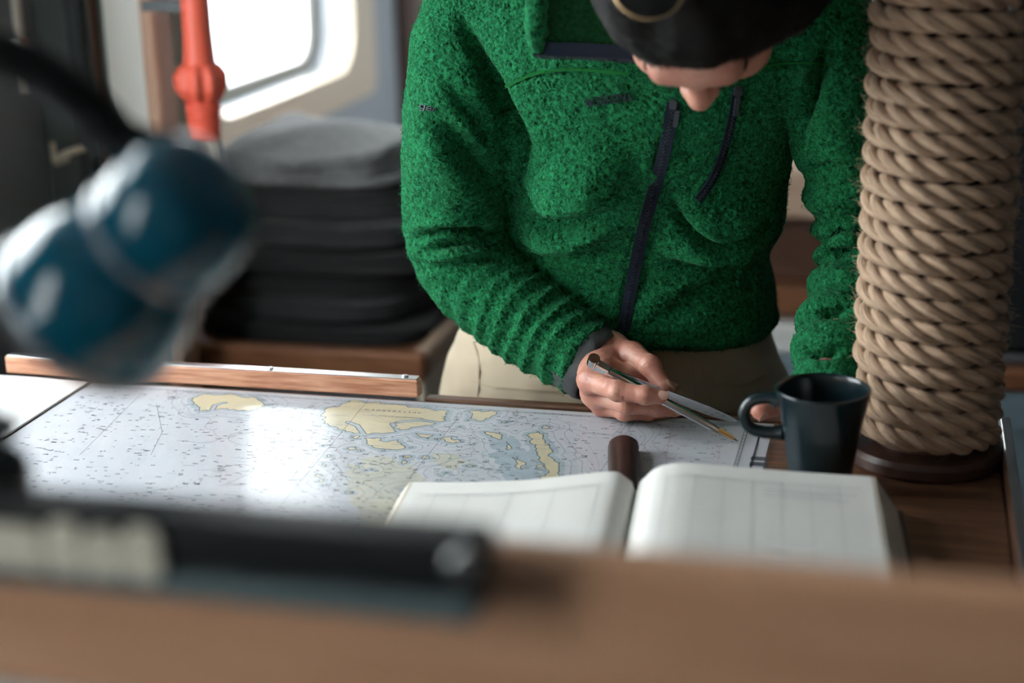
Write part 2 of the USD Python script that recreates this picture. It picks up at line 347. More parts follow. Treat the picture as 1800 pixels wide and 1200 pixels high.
for h, lb in zip(WIN_L, ['rounded window with cream frame above the dark folded clothes', 'further rounded window beside the green sleeve', 'wide window in the left wall beside the chart table', 'window in the left wall beside the viewer']):
    window(h, place_l, None, lb)
place_r = lambda m: to_plane(m, (XR, 0, 0), (0,-1,0), (0,0,1))
for h, lb in zip(WIN_R, ['window in the right wall behind the column']): window((-h[1], -h[0], h[2], h[3]), place_r, None, lb)
struct('trim_1', B(XL, XL+.03, 4.04, 4.16, 0, ZC, .004), 'brownwood', 'brown wooden strip between the two left windows')

# bulkhead beside the first window, with pale panel, timber edge, handle and pipe
YP = 2.20
bk = cd(UsdGeom.Xform.Define(stage, '/World/bulkhead').GetPrim(), label='dark green bulkhead with a pale rounded panel and a timber edge, left of the red torch', kind='structure')
px0, px1 = -1.168, -1.098
_op = rrect(px0, -1.05, 1.105, 2.0, .045)
obj('bulkhead_panel', to_plane(extrude(sbox(XL, 0, -1.118, ZC).union(sbox(-1.12, 0, -1.085, ZC)), .03), (0, YP+.03, 0), (1,0,0), (0,0,1)), 'darkgreen', bk)
obj('pale_panel', to_plane(extrude(rrect(px0, -1.00, 1.075, 1.95, .085).intersection(sbox(-2, 0, -1.088, 3)), .012), (0, YP, 0), (1,0,0), (0,0,1)), 'palepaint', bk)
obj('side_panel', B(XL+.001, XL+.03, 1.895, YP-.001, 0, ZC, .004), 'bulkdark', bk)
obj('timber_edge', B(-1.104, -1.080, YP-.03, YP+.03, 0, ZC, .004), 'timber', bk)
obj('frame_post', B(-1.232, -1.205, YP-.02, YP+.005, 0, ZC, .004), 'darkpanel', bk)
obj('frame_post', B(-1.192, -1.184, YP-.02, YP+.005, 0, ZC, .003), 'brownwood', bk)
a, b = P(100, 285, YP-.03), P(140, 262, YP-.03)
obj('handle', cat(tube(spline([a+[0,.03,0], a, a+(b-a)*.5+[0,-.01,.004], b, b+[0,.03,0]], 16), .006), tube([a+[-.004,0,.0], a+[-.004,0,.03]], .004)), 'beige', bk, label='small pale handle')
obj('pipe', tube([(-1.30, YP-.05, 1.17), (-1.297, YP-.05, 1.6), (-1.297, YP-.05, ZC)], .016, 16), 'palepaint', bk, label='pale vertical pipe')
obj('pipe_clamp', lathe([(.016,-.012),(.024,-.012),(.024,.012),(.016,.012)], 24).apply_translation([-1.298, YP-.05, 1.235]), 'brushed', bk)

# ================================================================== CHART TABLE
ZT = 0.92
tb = thing('chart_table', 'brown teak chart table carrying the sea chart, log book and mug', 'table')
obj('tabletop', B(-1.30, .104, .74, 1.592, .885, ZT, .002), 'teak', tb)
obj('edge_lip', B(-.505, .104, 1.5925, 1.608, .87, ZT+.003, .002), 'oakdark', tb, label='dark worn oak lip along the far edge')
obj('side_lip', B(.1045, .116, .74, 1.60, .86, ZT+.018, .003), 'oakdark', tb)
obj('side_lip_capping', B(.1055, .115, .745, 1.595, ZT+.0185, ZT+.0205, .0008), 'brushed', tb, label='metal capping on the right lip')
obj('side_rail', B(.138, .158, 1.05, 1.43, .70, ZT+.022, .006), 'palewood', tb, label='pale wooden rail beyond the right lip')
for y in (1.12, 1.36): obj('rail_spacer', B(.1165, .1375, y-.015, y+.015, .74, .80), 'oakdark', tb)
obj('cupboard', B(-1.25, .06, .80, 1.55, 0, .884, .004), 'brownwood', tb)
bt = thing('batten', 'worn light oak batten with a metal strip along the far edge of the table', 'batten')
bx0, bx1, bz = -1.02, -.5115, ZT+.0235
obj('wood', B(bx0, bx1, 1.590, 1.606, ZT+.0032, bz, .0012), 'oak', bt)
obj('metal_strip', B(bx0+.002, bx1-.002, 1.592, 1.6045, bz+.0002, bz+.0013, .0004), 'brushed', bt)
for q in (467, 708):
    v = T(q, 657 if q == 467 else 668, bz); s = lathe([(0,.0022),(.003,.0018),(.0042,.0003),(.0042,-.003),(0,-.003)], 20)
    s = s.apply_translation([v[0], 1.598, bz+.0013]); obj('screw', s, 'brushed', bt)

# ------------------------------------------------------------------ sea chart: paper, print, clear cover
ch = thing('sea_chart', 'printed sea chart with buff land and blue shoals under the clear cover', 'chart')
CX0, CX1, CY0, CY1 = -.905, -.121, .80, 1.5855
Zc = ZT+.0006
obj('paper', B(CX0, CX1, CY0, CY1, ZT+.0001, Zc), 'chart', ch)
def tp(pts): return [tuple(T(x, y, Zc)[:2]) for x, y in pts]
def wob(poly, amp=.0035, seed=0):
    """Give a traced outline the crinkled look of a coast."""
    L = poly.exterior; n = max(12, int(L.length/.0010)); q = np.array([L.interpolate(i/n, True).coords[0] for i in range(n)])
    k = np.column_stack([q*110, np.full(n, seed*3.1)])
    d = np.column_stack([meshkit.fbm(k, 5, seed)-.5, meshkit.fbm(k+37.7, 5, seed+9)-.5])
    return Polygon(q+d*amp*3).buffer(0)
lands = [  # outlines of the buff land areas
 [(933,765),(950,757),(962,775),(968,792),(985,815),(987,833),(968,849),(948,843),(962,826),(950,803),(940,790)],
 [(590,714),(622,704),(680,709),(730,717),(785,722),(790,738),(737,750),(700,757),(660,763),(625,762),(598,755),(570,742),(560,728)],
 [(337,705),(350,694),(400,692),(455,701),(470,712),(440,722),(400,717),(372,722),(350,722)],
 [(825,722),(868,725),(862,735),(845,740),(828,735)],
 [(768,773),(798,779),(785,770)], [(855,757),(883,766),(878,772),(860,766)],
 [(888,776),(898,788),(892,790)], [(905,806),(918,812),(922,825),(908,820)], [(905,840),(922,846),(926,856),(912,852)],
 [(640,770),(700,775),(716,790),(660,788)], [(735,762),(760,764),(752,771)]]
pale = [[(612,818),(660,800),(718,812),(748,845),(745,890),(720,935),(650,935),(615,880)], [(760,880),(800,868),(850,862),(845,884),(790,895)], [(750,800),(800,795),(820,812),(790,828)]]
land = unary_union([wob(Polygon(tp(l)), .0058, i) for i, l in enumerate(lands)])
fj = []  # fjords cut into the land
for l in [[(785,745),(740,738),(700,742)], [(640,764),(628,748),(612,742)], [(700,758),(690,745)], [(372,722),(378,712),(395,708)]]:
    fj.append(LineString(tp(l)).buffer(.0028))
land = land.difference(wob(unary_union(fj).buffer(.001), .002, 40) if unary_union(fj).geom_type == 'Polygon' else unary_union(fj))
bounds = sbox(CX0+.002, CY0+.002, CX1-.004, CY1-.006)
isl = []
for i in range(44):
    c = T(rng.uniform(560, 1000), rng.uniform(730, 870), Zc)
    isl.append(wob(Point(c[:2]).buffer(rng.uniform(.001, .0042)), .0042, 50+i))
small = unary_union(isl)
palep = unary_union([wob(Polygon(tp(l)), .006, 80+i) for i, l in enumerate(pale)]).difference(land.buffer(.004))
shoal = unary_union([land.buffer(.0055), small.buffer(.0045)]).union(wob(Polygon(tp([(860,770),(900,765),(935,800),(955,850),(930,870),(890,850),(868,815)])), .008, 3)).intersection(bounds)
for g, nm, m_, z in ((palep, 'pale_land', 'landpale', .00004), (shoal, 'shoal_water', 'shoal', .00008), (land.union(small), 'land', 'land', .00012)):
    for k, gg in enumerate(sorted([x for x in getattr(g, 'geoms', [g]) if x.area > 2e-7], key=lambda x: -x.area)[:60]): obj(nm, extrude(gg.simplify(.0002), .00003, Zc+z), m_, ch, smooth=False)
def strokes(lines, w): return unary_union([LineString(l).buffer(w/2, cap_style='flat', quad_segs=2) for l in lines if len(l) > 1])
def rings(g):
    for p in getattr(g, 'geoms', [g]):
        if p.geom_type == 'Polygon':
            yield p.exterior.coords
            for r in p.interiors: yield r.coords
obj('coastline', extrude(strokes(list(rings(land.union(small))), .0010), .00003, Zc+.00016), 'coast', ch, smooth=False, kind='stuff')
cl = list(rings(shoal.buffer(.006).simplify(.0005).intersection(bounds))) + list(rings(shoal.buffer(.017).simplify(.001).intersection(bounds)))
for s in range(26):   # depth contours wandering down the sheet
    x, y = rng.uniform(CX0+.03, CX1-.05), rng.uniform(1.0, 1.55); q = [(x, y)]; a = rng.uniform(0, 6.28)
    for i in range(30):
        a += rng.normal(0, .28); x += .004*np.cos(a); y += .004*np.sin(a); q.append((x, y))
    if LineString(q).within(bounds): cl.append(q)
for k in range(6):    # bank of contours near the right end
    q = [tuple(T(1085+k*14+8*np.sin(t*2+k), 735+t*14, Zc)[:2]) for t in np.linspace(0, 4.5, 14)]; cl.append(q)
obj('depth_contours', extrude(strokes(cl, .0005), .00003, Zc+.0002), 'contour', ch, smooth=False, kind='stuff')
SEG = {0:'abcdef',1:'bc',2:'abged',3:'abgcd',4:'fgbc',5:'afgcd',6:'afgedc',7:'abc',8:'abcdefg',9:'abfgcd'}
SG = {'a':((0,1),(1,1)),'b':((1,1),(1,.5)),'c':((1,.5),(1,0)),'d':((0,0),(1,0)),'e':((0,0),(0,.5)),'f':((0,.5),(0,1)),'g':((0,.5),(1,.5))}
V_, F_ = [], []
def quad_line(a, b, w):
    a, b = np.array(a), np.array(b); d = (b-a)/max(np.linalg.norm(b-a), 1e-9); n_ = np.array([-d[1], d[0]])*w/2; a = a-d*w/2; b = b+d*w/2
    k = len(V_); V_.extend([a-n_, b-n_, b+n_, a+n_]); F_.extend([(k, k+1, k+2), (k, k+2, k+3)])
def flush(z):
    global V_, F_
    m = trimesh.Trimesh(np.column_stack([np.array(V_), np.full(len(V_), z)]), np.array(F_), process=False); V_, F_ = [], []; return m
shb = shapely.prepared.prep(land.buffer(.001))
for i in range(2600):  # soundings, read from the far side of the table
    x, y = rng.uniform(CX0+.015, CX1-.035), rng.uniform(.98, CY1-.014)
    if shb.contains(Point(x, y)): continue
    w, h = .0012, .0021
    for dgt in range(rng.integers(1, 4)):
        ox = x - dgt*.0021
        for s in SEG[int(rng.integers(0, 10))]:
            (ax, ay), (bx_, by_) = SG[s]; quad_line((ox-ax*w, y-ay*h), (ox-bx_*w, y-by_*h), .0004)
obj('soundings', flush(Zc+.00024), 'chartink', ch, smooth=False, kind='stuff', label='tiny printed depth figures')
for i in range(420):   # small place names, too small to read: rows of pen strokes
    x, y = rng.uniform(CX0+.2, CX1-.06), rng.uniform(1.15, CY1-.02); L_ = rng.integers(4, 11)
    for k in range(L_):
        ox = x+k*.0019
        quad_line((ox, y), (ox, y+rng.uniform(.001,.0018)), .0004); quad_line((ox, y+.0008), (ox+.0009, y+.0008), .0004)
obj('place_names', flush(Zc+.00028), 'contour', ch, smooth=False, kind='stuff')
for l in [[(985,770),(1010,790),(1040,815),(1050,850)], [(1165,790),(1200,770),(1235,772),(1265,790),(1262,812),(1225,822),(1190,815),(1165,790)], [(1182,845),(1172,800),(1185,745)], [(640,720),(700,745),(790,760),(880,790)], [(880,745),(980,752),(1040,790),(1052,840)]]:
    q = spline(np.array([T(x, y, Zc)[:2] for x, y in l]), 30)
    for a, b in zip(q[:-1], q[1:]): quad_line(a, b, .0004)
obj('magenta_lines', flush(Zc+.00031), 'magenta', ch, smooth=False, kind='stuff')
for l in [[(650,700),(480,905)], [(1120,735),(1020,880)], [(805,735),(720,840)], [(250,690),(140,800)], [(275,710),(285,760),(265,800)]]:
    q = [T(x, y, Zc)[:2] for x, y in l]
    for a, b in zip(q[:-1], q[1:]): quad_line(a, b, .0004)
bx = CX1-.028
for off, w in ((0, .0005), (.0035, .0006), (.0165, .0022)): quad_line((bx+off, CY0+.01), (bx+off, CY1-.008), w)
for off, w in ((.0, .0005), (.003, .0006)): quad_line((CX0+.01, CY1-.014+off), (bx+off, CY1-.014+off), w)
for i in range(70): quad_line((bx+.0005, CY1-.02-i*.01), (bx+.003, CY1-.02-i*.01), .0006); quad_line((CX0+.02+i*.01, CY1-.0135), (CX0+.02+i*.01, CY1-.0112), .0006)
for i in range(12): quad_line((bx+.020+i*.0008, CY1-.02), (bx+.020+i*.0008, CY1-.028), .0004)
for y in (1.483, 1.468): quad_line((bx+.0195, y), (bx+.0195+.0062, y), .010)
obj('border_lines', flush(Zc+.00034), 'chartink', ch, smooth=False)
def chart_text(s, h, x, y, m_, name, sp=1.0):
    t_ = meshkit.text_mesh(s, h, .00003); w = t_.extents[0]; v = t_.vertices.copy(); t_.vertices = np.column_stack([x-v[:, 0]*sp, y-v[:, 1], v[:, 2]+Zc+.00037]); obj(name, t_, m_, ch, smooth=False)
q = T(742, 725, Zc); chart_text('S P I T S B E R G E N', .0042, q[0], q[1], 'chartink', 'lettering', 1.15)
q = T(745, 735, Zc); chart_text('NORDENSKIÖLD LAND', .0028, q[0], q[1], 'chartink', 'lettering', 1.2)
# clear cover over the chart and the plain sheet beside it
cv = thing('clear_cover', 'clear glossy acrylic sheet lying over the sea chart', 'acrylic sheet')
obj('sheet', B(CX0+.001, CX1+.0045, CY0-.01, CY1+.001, Zc+.0006, Zc+.0022, .0003), 'acrylic', cv, smooth=False)
wp = obj('blank_sheet', B(-1.28, CX0-.003, .82, 1.583, ZT+.0002, ZT+.0028, .0004), 'sheet', None, cat='sheet', label='blank white sheet on the table left of the sea chart')

# ------------------------------------------------------------------ divider case, log book, mug
cs = thing('divider_case', 'dark brown leather case lying on the chart behind the log book', 'case')
a, b = np.array(T(1096, 793)), np.array(T(1098, 860)); ey = (a-b)/np.linalg.norm(a-b); ey = np.array([ey[0], ey[1], 0]); ex = np.array([ey[1], -ey[0], 0])
cz = Zc+.0023
sec = Polygon([(math.cos(t)*.0152, max(0, math.sin(t))*.0165) for t in np.linspace(0, np.pi, 24)])
def casebody(s, l0, l1):
    V = []; ls = np.concatenate([np.linspace(l0, l1-.006, 8), l1-.006+.006*np.sin(np.linspace(.2, 1.5, 6))]); sc = np.concatenate([np.ones(8), np.sqrt(np.clip(1-np.linspace(.2, .99, 6)**2*.55, .05, 1))])
    th = np.linspace(0, np.pi, 20)
    for l, k in zip(ls, sc): V.append(np.column_stack([np.cos(th)*.0158*s*k, np.full(20, l), (np.abs(np.sin(th))**.75)*.0165*s*(k if k < 1 else 1)]))
    V = np.array(V); nr = len(V); f = []
    for i in range(nr-1):
        for j in range(20): k = (j+1) % 20; f += [(i*20+j, i*20+k, (i+1)*20+k), (i*20+j, (i+1)*20+k, (i+1)*20+j)]
    V = np.vstack([V.reshape(-1, 3), V[0].mean(0), V[-1].mean(0)]); c0, c1 = len(V)-2, len(V)-1
    for j in range(20): k = (j+1) % 20; f += [(c0, k, j), (c1, (nr-1)*20+j, (nr-1)*20+k)]
    m = trimesh.Trimesh(V, f, process=False); m.fix_normals(); return m
base = np.array([b[0], b[1], cz]); L_ = np.linalg.norm((a-b)[:2])
obj('body', to_plane(casebody(1, -.03, L_), base, ex, ey), 'leather', cs)
st_ = [ex*(-.0136)+ey*y+np.array([0,0,.0075]) for y in np.linspace(-.028, L_-.006, 10)] + [ex*.0136*math.cos(t)*-1+ey*(L_-.006+.004*math.sin(t))+np.array([0,0,.0075+.006*math.sin(t)]) for t in np.linspace(.2, 2.9, 8)] + [ex*.0136+ey*y+np.array([0,0,.0075]) for y in np.linspace(L_-.006, -.028, 10)]
obj('seam', tube(base+np.array(st_), .0011, 6), 'leatheredge', cs)

bk_ = thing('log_book', 'thick open log book with ruled cream pages in front of the mug', 'book')
r0, r1 = T(1535, 825, ZT+.035), T(1560, 969, ZT+.035); by = (r0-r1); by[2] = 0; by /= np.linalg.norm(by); bxv = np.array([by[1], -by[0], 0])
s0 = T(1118, 838, ZT+.030); Hb = .297
bo = np.array([s0[0], s0[1], ZT+.0032]) - by*Hb
def pages(prof, z0=.003, fan=0):
    """Block of leaves: the top follows prof [(x, z)], the bottom lies flat on the cover."""
    x = np.array([p[0] for p in prof]); z = np.array([p[1] for p in prof]); g = Polygon(list(zip(x, z)) + list(zip(x[::-1]*(1+fan/abs(x[-1])), np.full(len(x), z0)))).buffer(0)
    m = extrude(g, Hb); v = m.vertices; m.vertices = np.column_stack([v[:, 0], v[:, 2], v[:, 1]]); m.faces = m.faces[:, ::-1]; return m
Wr = float((r0-s0) @ bxv); Wl = .212
rx = np.linspace(0, Wr, 60); rz = np.interp(rx, [0,.004,.012,.03,.05,.09,.14,Wr], [.012,.024,.034,.0415,.0425,.040,.0375,.035])
rz = np.convolve(np.pad(rz, 3, 'edge'), np.ones(7)/7, 'valid'); rz[0] = .012
lx = -np.linspace(0, Wl, 60); lz = np.interp(-lx, [0,.004,.012,.025,.06,.10,.15,Wl], [.012,.026,.0315,.0315,.026,.0195,.0155,.013])
lz = np.convolve(np.pad(lz, 3, 'edge'), np.ones(7)/7, 'valid'); lz[0] = .012
put = lambda m: to_plane(m, bo, bxv, by)
obj('cover', put(B(-Wl-.005, Wr+.026, -.004, Hb+.004, 0, .0026, .0008)), 'cover', bk_)
obj('page_block', put(pages(list(zip(rx, rz)), fan=.021)), 'pageedge', bk_, label='thick right half of the pages')
obj('page_block', put(pages(list(zip(lx, lz)), fan=.008)), 'pageedge', bk_, label='thin left half of the pages')
def leaf(x, z, lift):
    n_ = len(x); V = [];
    for yy in (0.0008, Hb-.0008): V += [(x[i], yy, z[i]+lift) for i in range(n_)]
    V += [(a, b, c-.0003) for a, b, c in V]; f = []
    for i in range(n_-1):
        f += [(i, i+1, n_+i+1), (i, n_+i+1, n_+i), (2*n_+i, 3*n_+i+1, 2*n_+i+1), (2*n_+i, 3*n_+i, 3*n_+i+1), (i, 2*n_+i+1, i+1), (i, 2*n_+i, 2*n_+i+1), (n_+i, n_+i+1, 3*n_+i+1), (n_+i, 3*n_+i+1, 3*n_+i)]
    m = trimesh.Trimesh(V, f, process=False); m.fix_normals(); return m
obj('top_page', put(leaf(rx[:-1], rz[:-1], .0006)), 'page', bk_); obj('top_page', put(leaf(lx[:-1][::-1], lz[:-1][::-1], .0006)), 'page', bk_)
def ruled(x, z, rows, cols, hdr):
    ms = []
    def strip(xa, xb, ya, yb):
        xs = np.linspace(xa, xb, max(2, int(abs(xb-xa)/.006)+1)); zs = np.interp(xs if x[-1] > 0 else -xs, np.abs(x) if x[-1] < 0 else x, z)+.0009
        V = [(a, ya, c) for a, c in zip(xs, zs)] + [(a, yb, c) for a, c in zip(xs, zs)]; n_ = len(xs); f = []
        for i in range(n_-1): f += [(i, i+1, n_+i+1), (i, n_+i+1, n_+i)]
        ms.append(trimesh.Trimesh(V, f, process=False))
    s = 1 if x[-1] > 0 else -1; W = abs(x[-1])
    for y in rows: strip(s*.02, s*(W-.012), y, y+.0006)
    for c in cols: strip(s*c, s*(c+.0006), .015, Hb-.03)
    for (xa, xb, y, h) in hdr: strip(s*xa, s*xb, y, y+h)
    return cat(*ms)
R_ = list(np.arange(.02, Hb-.03, .0085))
hd = [(.115+i*.0, .115+w, Hb-.05-i*.007, .0022) for i, w in enumerate((.08, .06, .072))] + [(.03, Wr-.015, Hb-.034, .0012)]
obj('print', put(ruled(rx, rz, R_, [.03,.055,.08,.105,.13,.155,.18], hd)), 'ink', bk_, smooth=False)
obj('print', put(ruled(lx, lz, R_, [.03,.07,.11,.15,.18], [(.03, .19, Hb-.034, .0012)])), 'ink', bk_, smooth=False)

mg = np.array([-.064, 1.413, ZT])
mug = thing('mug', 'dark navy glazed mug with an ear handle beside the rope column', 'mug', loc=mg)
op = [(.0,.0015),(.022,.0015),(.0245,.0),(.0268,.002),(.0285,.012),(.0318,.035),(.0365,.065),(.0405,.085),(.0432,.0985),(.0440,.1005),(.0436,.1022),(.0424,.1025),(.0408,.1005)]
ip = [(.0390,.092),(.0345,.065),(.0295,.035),(.0255,.012),(.020,.0075),(0,.007)]
pr = np.array(op+ip); s_ = np.arange(len(pr)); si = np.linspace(0, len(pr)-1, 90)
obj('cup', lathe(np.column_stack([np.maximum(PchipInterpolator(s_, pr[:, 0])(si), 0), PchipInterpolator(s_, pr[:, 1])(si)]), 96), 'navy', mug, smooth=60)
hc = spline([(-.0395,-.004,.0885),(-.050,-.0045,.0910),(-.060,-.005,.0895),(-.0685,-.0055,.0830),(-.0715,-.0055,.0740),(-.0690,-.005,.0650),(-.0610,-.0045,.0585),(-.050,-.004,.0565),(-.0345,-.003,.0575)], 48)
obj('handle', tube(hc, np.interp(np.linspace(0,1,48), [0,.1,.5,.9,1], [.0085,.006,.0055,.006,.008]), 16, flat=1.15), 'navy', mug, smooth=True)

# ------------------------------------------------------------------ rope-wrapped column
rc = np.array([.031, 1.525, ZT])
col = thing('rope_column', 'thick column wound with tan manila rope on a dark wooden ring', 'column', loc=rc)
obj('base_ring', lathe([(0,.0),(.076,.0),(.0785,.003),(.0785,.012),(.075,.017),(.06,.019),(0,.019)], 72), 'ropewood', col)
obj('core', lathe([(0,.019),(.051,.019),(.051,1.22),(0,1.22)], 48), 'brownwood', col)
rope = UsdGeom.Xform.Define(stage, uniq(path_of(col), 'rope')).GetPrim()
PT, RD, LAY = .0218, .0105, .074
def rope_center(s):
    R_ = .0615; cl_ = np.hypot(2*np.pi*R_, PT); th = -s/cl_*2*np.pi; return R_, th, .019+.0105+ s/cl_*PT
turns = 36; cl_ = np.hypot(2*np.pi*.0615, PT); S_ = np.linspace(0, turns*cl_, int(turns*cl_/.0042))
R_, th, zz = rope_center(S_)
wv = meshkit.fbm(np.column_stack([S_*9, S_*0, S_*0]), 2, 5)-.5
C_ = np.column_stack([(R_+wv*.004)*np.cos(th), (R_+wv*.004)*np.sin(th), zz+wv[::-1]*.0035])
er = np.column_stack([np.cos(th), np.sin(th), 0*th]); t_ = np.gradient(C_, axis=0); t_ /= np.linalg.norm(t_, axis=1, keepdims=True); eb = np.cross(t_, er)
fz_p = []
for k in range(3):
    ph = S_/LAY*2*np.pi + k*2*np.pi/3
    sc = C_ + .0057*(np.cos(ph)[:, None]*er + np.sin(ph)[:, None]*eb)
    rr = .0058*(1+.10*(meshkit.noise(np.column_stack([S_*60, np.full_like(S_, k*7.), S_*0]), 3)-.5))
    tt = np.gradient(sc, axis=0); tt /= np.linalg.norm(tt, axis=1, keepdims=True)
    u = np.cos(ph)[:, None]*er + np.sin(ph)[:, None]*eb; u -= tt*(u*tt).sum(1, keepdims=True); u /= np.linalg.norm(u, axis=1, keepdims=True); v = np.cross(tt, u)
    n_ = 12; a_ = np.linspace(0, 2*np.pi, n_+1)
    V = sc[:, None]+rr[:, None, None]*(np.cos(a_)[None, :, None]*u[:, None]+np.sin(a_)[None, :, None]*v[:, None])
    uv = np.stack(np.broadcast_arrays(a_[None, :]/(2*np.pi)+S_[:, None]*9, (S_*1.0)[:, None]), -1).reshape(-1, 2)
    i_, j_ = np.meshgrid(np.arange(len(S_)-1), np.arange(n_), indexing='ij'); q0 = (i_*(n_+1)+j_).ravel(); w_ = n_+1
    F = np.vstack([np.stack([q0, q0+1, q0+w_+1], 1), np.stack([q0, q0+w_+1, q0+w_], 1)])
    obj('strand', (V.reshape(-1, 3), F[:, ::-1]), 'rope', rope, smooth=True, uv=uv)
    fz_p.append((V.reshape(-1, 3), (V-sc[:, None]).reshape(-1, 3)/.006, np.repeat(tt, n_+1, 0)))
fp, fn_, ft = (np.vstack(x) for x in zip(*fz_p))
out = (fn_[:, :2]*fp[:, :2]).sum(1) > .02
ids = rng.choice(np.flatnonzero(out), 9000, replace=False)
l_ = rng.uniform(.003, .014, len(ids))[:, None]; j1, j2 = rng.normal(0, .5, (2, len(ids), 3))
fpts = np.stack([fp[ids]-fn_[ids]*.0004, fp[ids]+(fn_[ids]*.25+ft[ids]*.6+j1*.4)*l_*.5, fp[ids]+(fn_[ids]*.55+ft[ids]*.8+j2*.6)*l_], 1)
curves('rope_fibres', fpts.reshape(-1, 3), np.full(len(ids), 3), np.tile([.0003,.00025,.00012], len(ids)), 'ropefuzz', rope)

# ------------------------------------------------------------------ foreground: console, rail, instrument strip, handset
YR = .645
zr = float(P(893, 980, YR)[2]); zb = float(P(0, 1183, YR)[2])-.0060
struct('partition_console', B(-1.25, .95, YR-.004, .735, 0, zb, .004), 'white', 'white painted low console between the viewer and the chart table')
rl = thing('rail_board', 'blurred light brown wooden rail board across the foreground', 'board')
obj('board', B(-1.25, .95, YR, YR+.026, zb+.0003, zr, .005), 'rail', rl)
yi = YR-.03
z1, z0 = float(P(860, 962, yi)[2]), float(P(840, 1100, yi)[2]); xr = float(P(850, 1030, yi)[0])
ins = thing('instrument_strip', 'blurred long black instrument strip with beige keys mounted on the wooden rail', 'instrument')
obj('housing', B(-.75, xr, yi, YR-.0005, z0+.0125, z1, .004), 'black', ins)
obj('lower_lip', B(-.75, xr-.003, yi-.004, YR-.001, z0, z0+.012, .003), 'dialgrey', ins)
kp = P(818, 985, yi)
obj('knob', to_plane(lathe([(0,.009),(.0055,.009),(.0068,.007),(.0068,0),(0,0)], 32), kp, (1,0,0), (0,0,1)), 'brushed', ins)
for k, (xa, xb) in enumerate([(-60, 84), (92, 150), (158, 218), (226, 288)]):
    a, b = P(xa, 1000, yi), P(xb, 1000, yi); zt = float(P(xb, [925, 918, 932, 928][k], yi)[2])
    g = rrect(a[0], b[0], float(P(xa, 1000+xa*.07, yi)[2]), zt, .006)
    obj('key', to_plane(extrude(g, .004), (0, yi, 0), (1,0,0), (0,0,1)), 'beige', ins, label='beige key')
hs = thing('handset', 'black handset resting on the rail at the left edge', 'handset')
hc_ = P(-25, 850, YR+.013)
obj('grip', B(-.62, float(P(42, 850, YR+.013)[0]), YR+.001, YR+.030, zr+.0005, zr+.03, .008), 'black', hs)
obj('earpiece', B(-.50, float(P(22, 850, YR+.013)[0]), YR-.002, YR+.034, zr+.03, zr+.044, .008), 'black', hs)

# ------------------------------------------------------------------ lamp
DL = .86
lc = A(175, 520, DL); ax = RT*.62 + UP*.50 - FW*.48; ax /= np.linalg.norm(ax)
e1 = np.cross(ax, [0, 0, 1]); e1 /= np.linalg.norm(e1); e2 = np.cross(ax, e1)
lp = thing('chart_lamp', 'teal enamelled gooseneck lamp with a domed shade at the left', 'lamp')
def on_axis(m, o=lc): 
    m = m.copy(); v = m.vertices; m.vertices = np.asarray(o)+v[:, :1]*e1+v[:, 1:2]*e2+v[:, 2:]*ax; m.fix_normals(); return m
LS = 1.0
sp = [(.0505,-.012),(.052,-.006),(.0505,.008),(.047,.022),(.040,.036),(.0315,.046),(.029,.050)]
spi = spline(np.array(sp), 40)
obj('shade', on_axis(lathe(list(map(tuple, spi)) + [(r-.0015, z-.0008) for r, z in spi[::-1]] + [tuple(spi[0])], 72)), 'teal', lp, smooth=50)
obj('rim', on_axis(lathe([(.0505,-.016),(.0535,-.015),(.0545,-.010),(.0535,-.005),(.0505,-.007),(.0505,-.016)], 72)), 'lampgrey', lp, label='grey rim ring')
hp = spline(np.array([(.029,.046),(.037,.050),(.0395,.058),(.0395,.076),(.0370,.091),(.030,.103),(.016,.109),(.0,.110)]), 40)
obj('socket_housing', on_axis(lathe([(0,.046)]+list(map(tuple, hp)), 72)), 'teal', lp, smooth=60)
obj('collar', on_axis(lathe([(.037,.0545),(.0412,.0545),(.0412,.060),(.037,.060)], 64)), 'lampgrey', lp)
bulb = trimesh.creation.icosphere(3, .021); bulb.apply_translation([0,0,.014]); obj('bulb', on_axis(bulb), 'white', lp, smooth=True)
hk = lc + ax*.088 + UP*.012
gp = spline([hk+UP*.004, A(262, 268, DL+.01), A(215, 250, DL+.02), A(140, 175, DL+.03), A(60, 120, DL+.03), A(-40, 85, DL+.03), A(-170, 80, DL+.02), A(-330, 140, DL-.02), (-.66,.68,1.30), (-.66,.665,zr+.02)], 420)
ar = np.arange(420)
obj('gooseneck', tube(gp, .0120+.0017*np.sin(ar*2*np.pi/4.2), 16), 'rubber', lp, smooth=True)
obj('base', lathe([(0,.0),(.028,.0),(.028,.012),(.012,.02),(.009,.022),(0,.022)], 40).apply_translation([-.66, .660, zr+.0003]), 'rubber', lp)
obj('swivel', cat(trimesh.creation.icosphere(2, .011).apply_translation(A(330, 285, DL-.03)), tube([A(330,285,DL-.03), lc+ax*.09], .006)), 'lampgrey', lp, smooth=True)
obj('swivel_screw', tube([A(405, 300, DL-.03), A(340, 285, DL-.03)], .008, 14), 'lampgrey', lp)

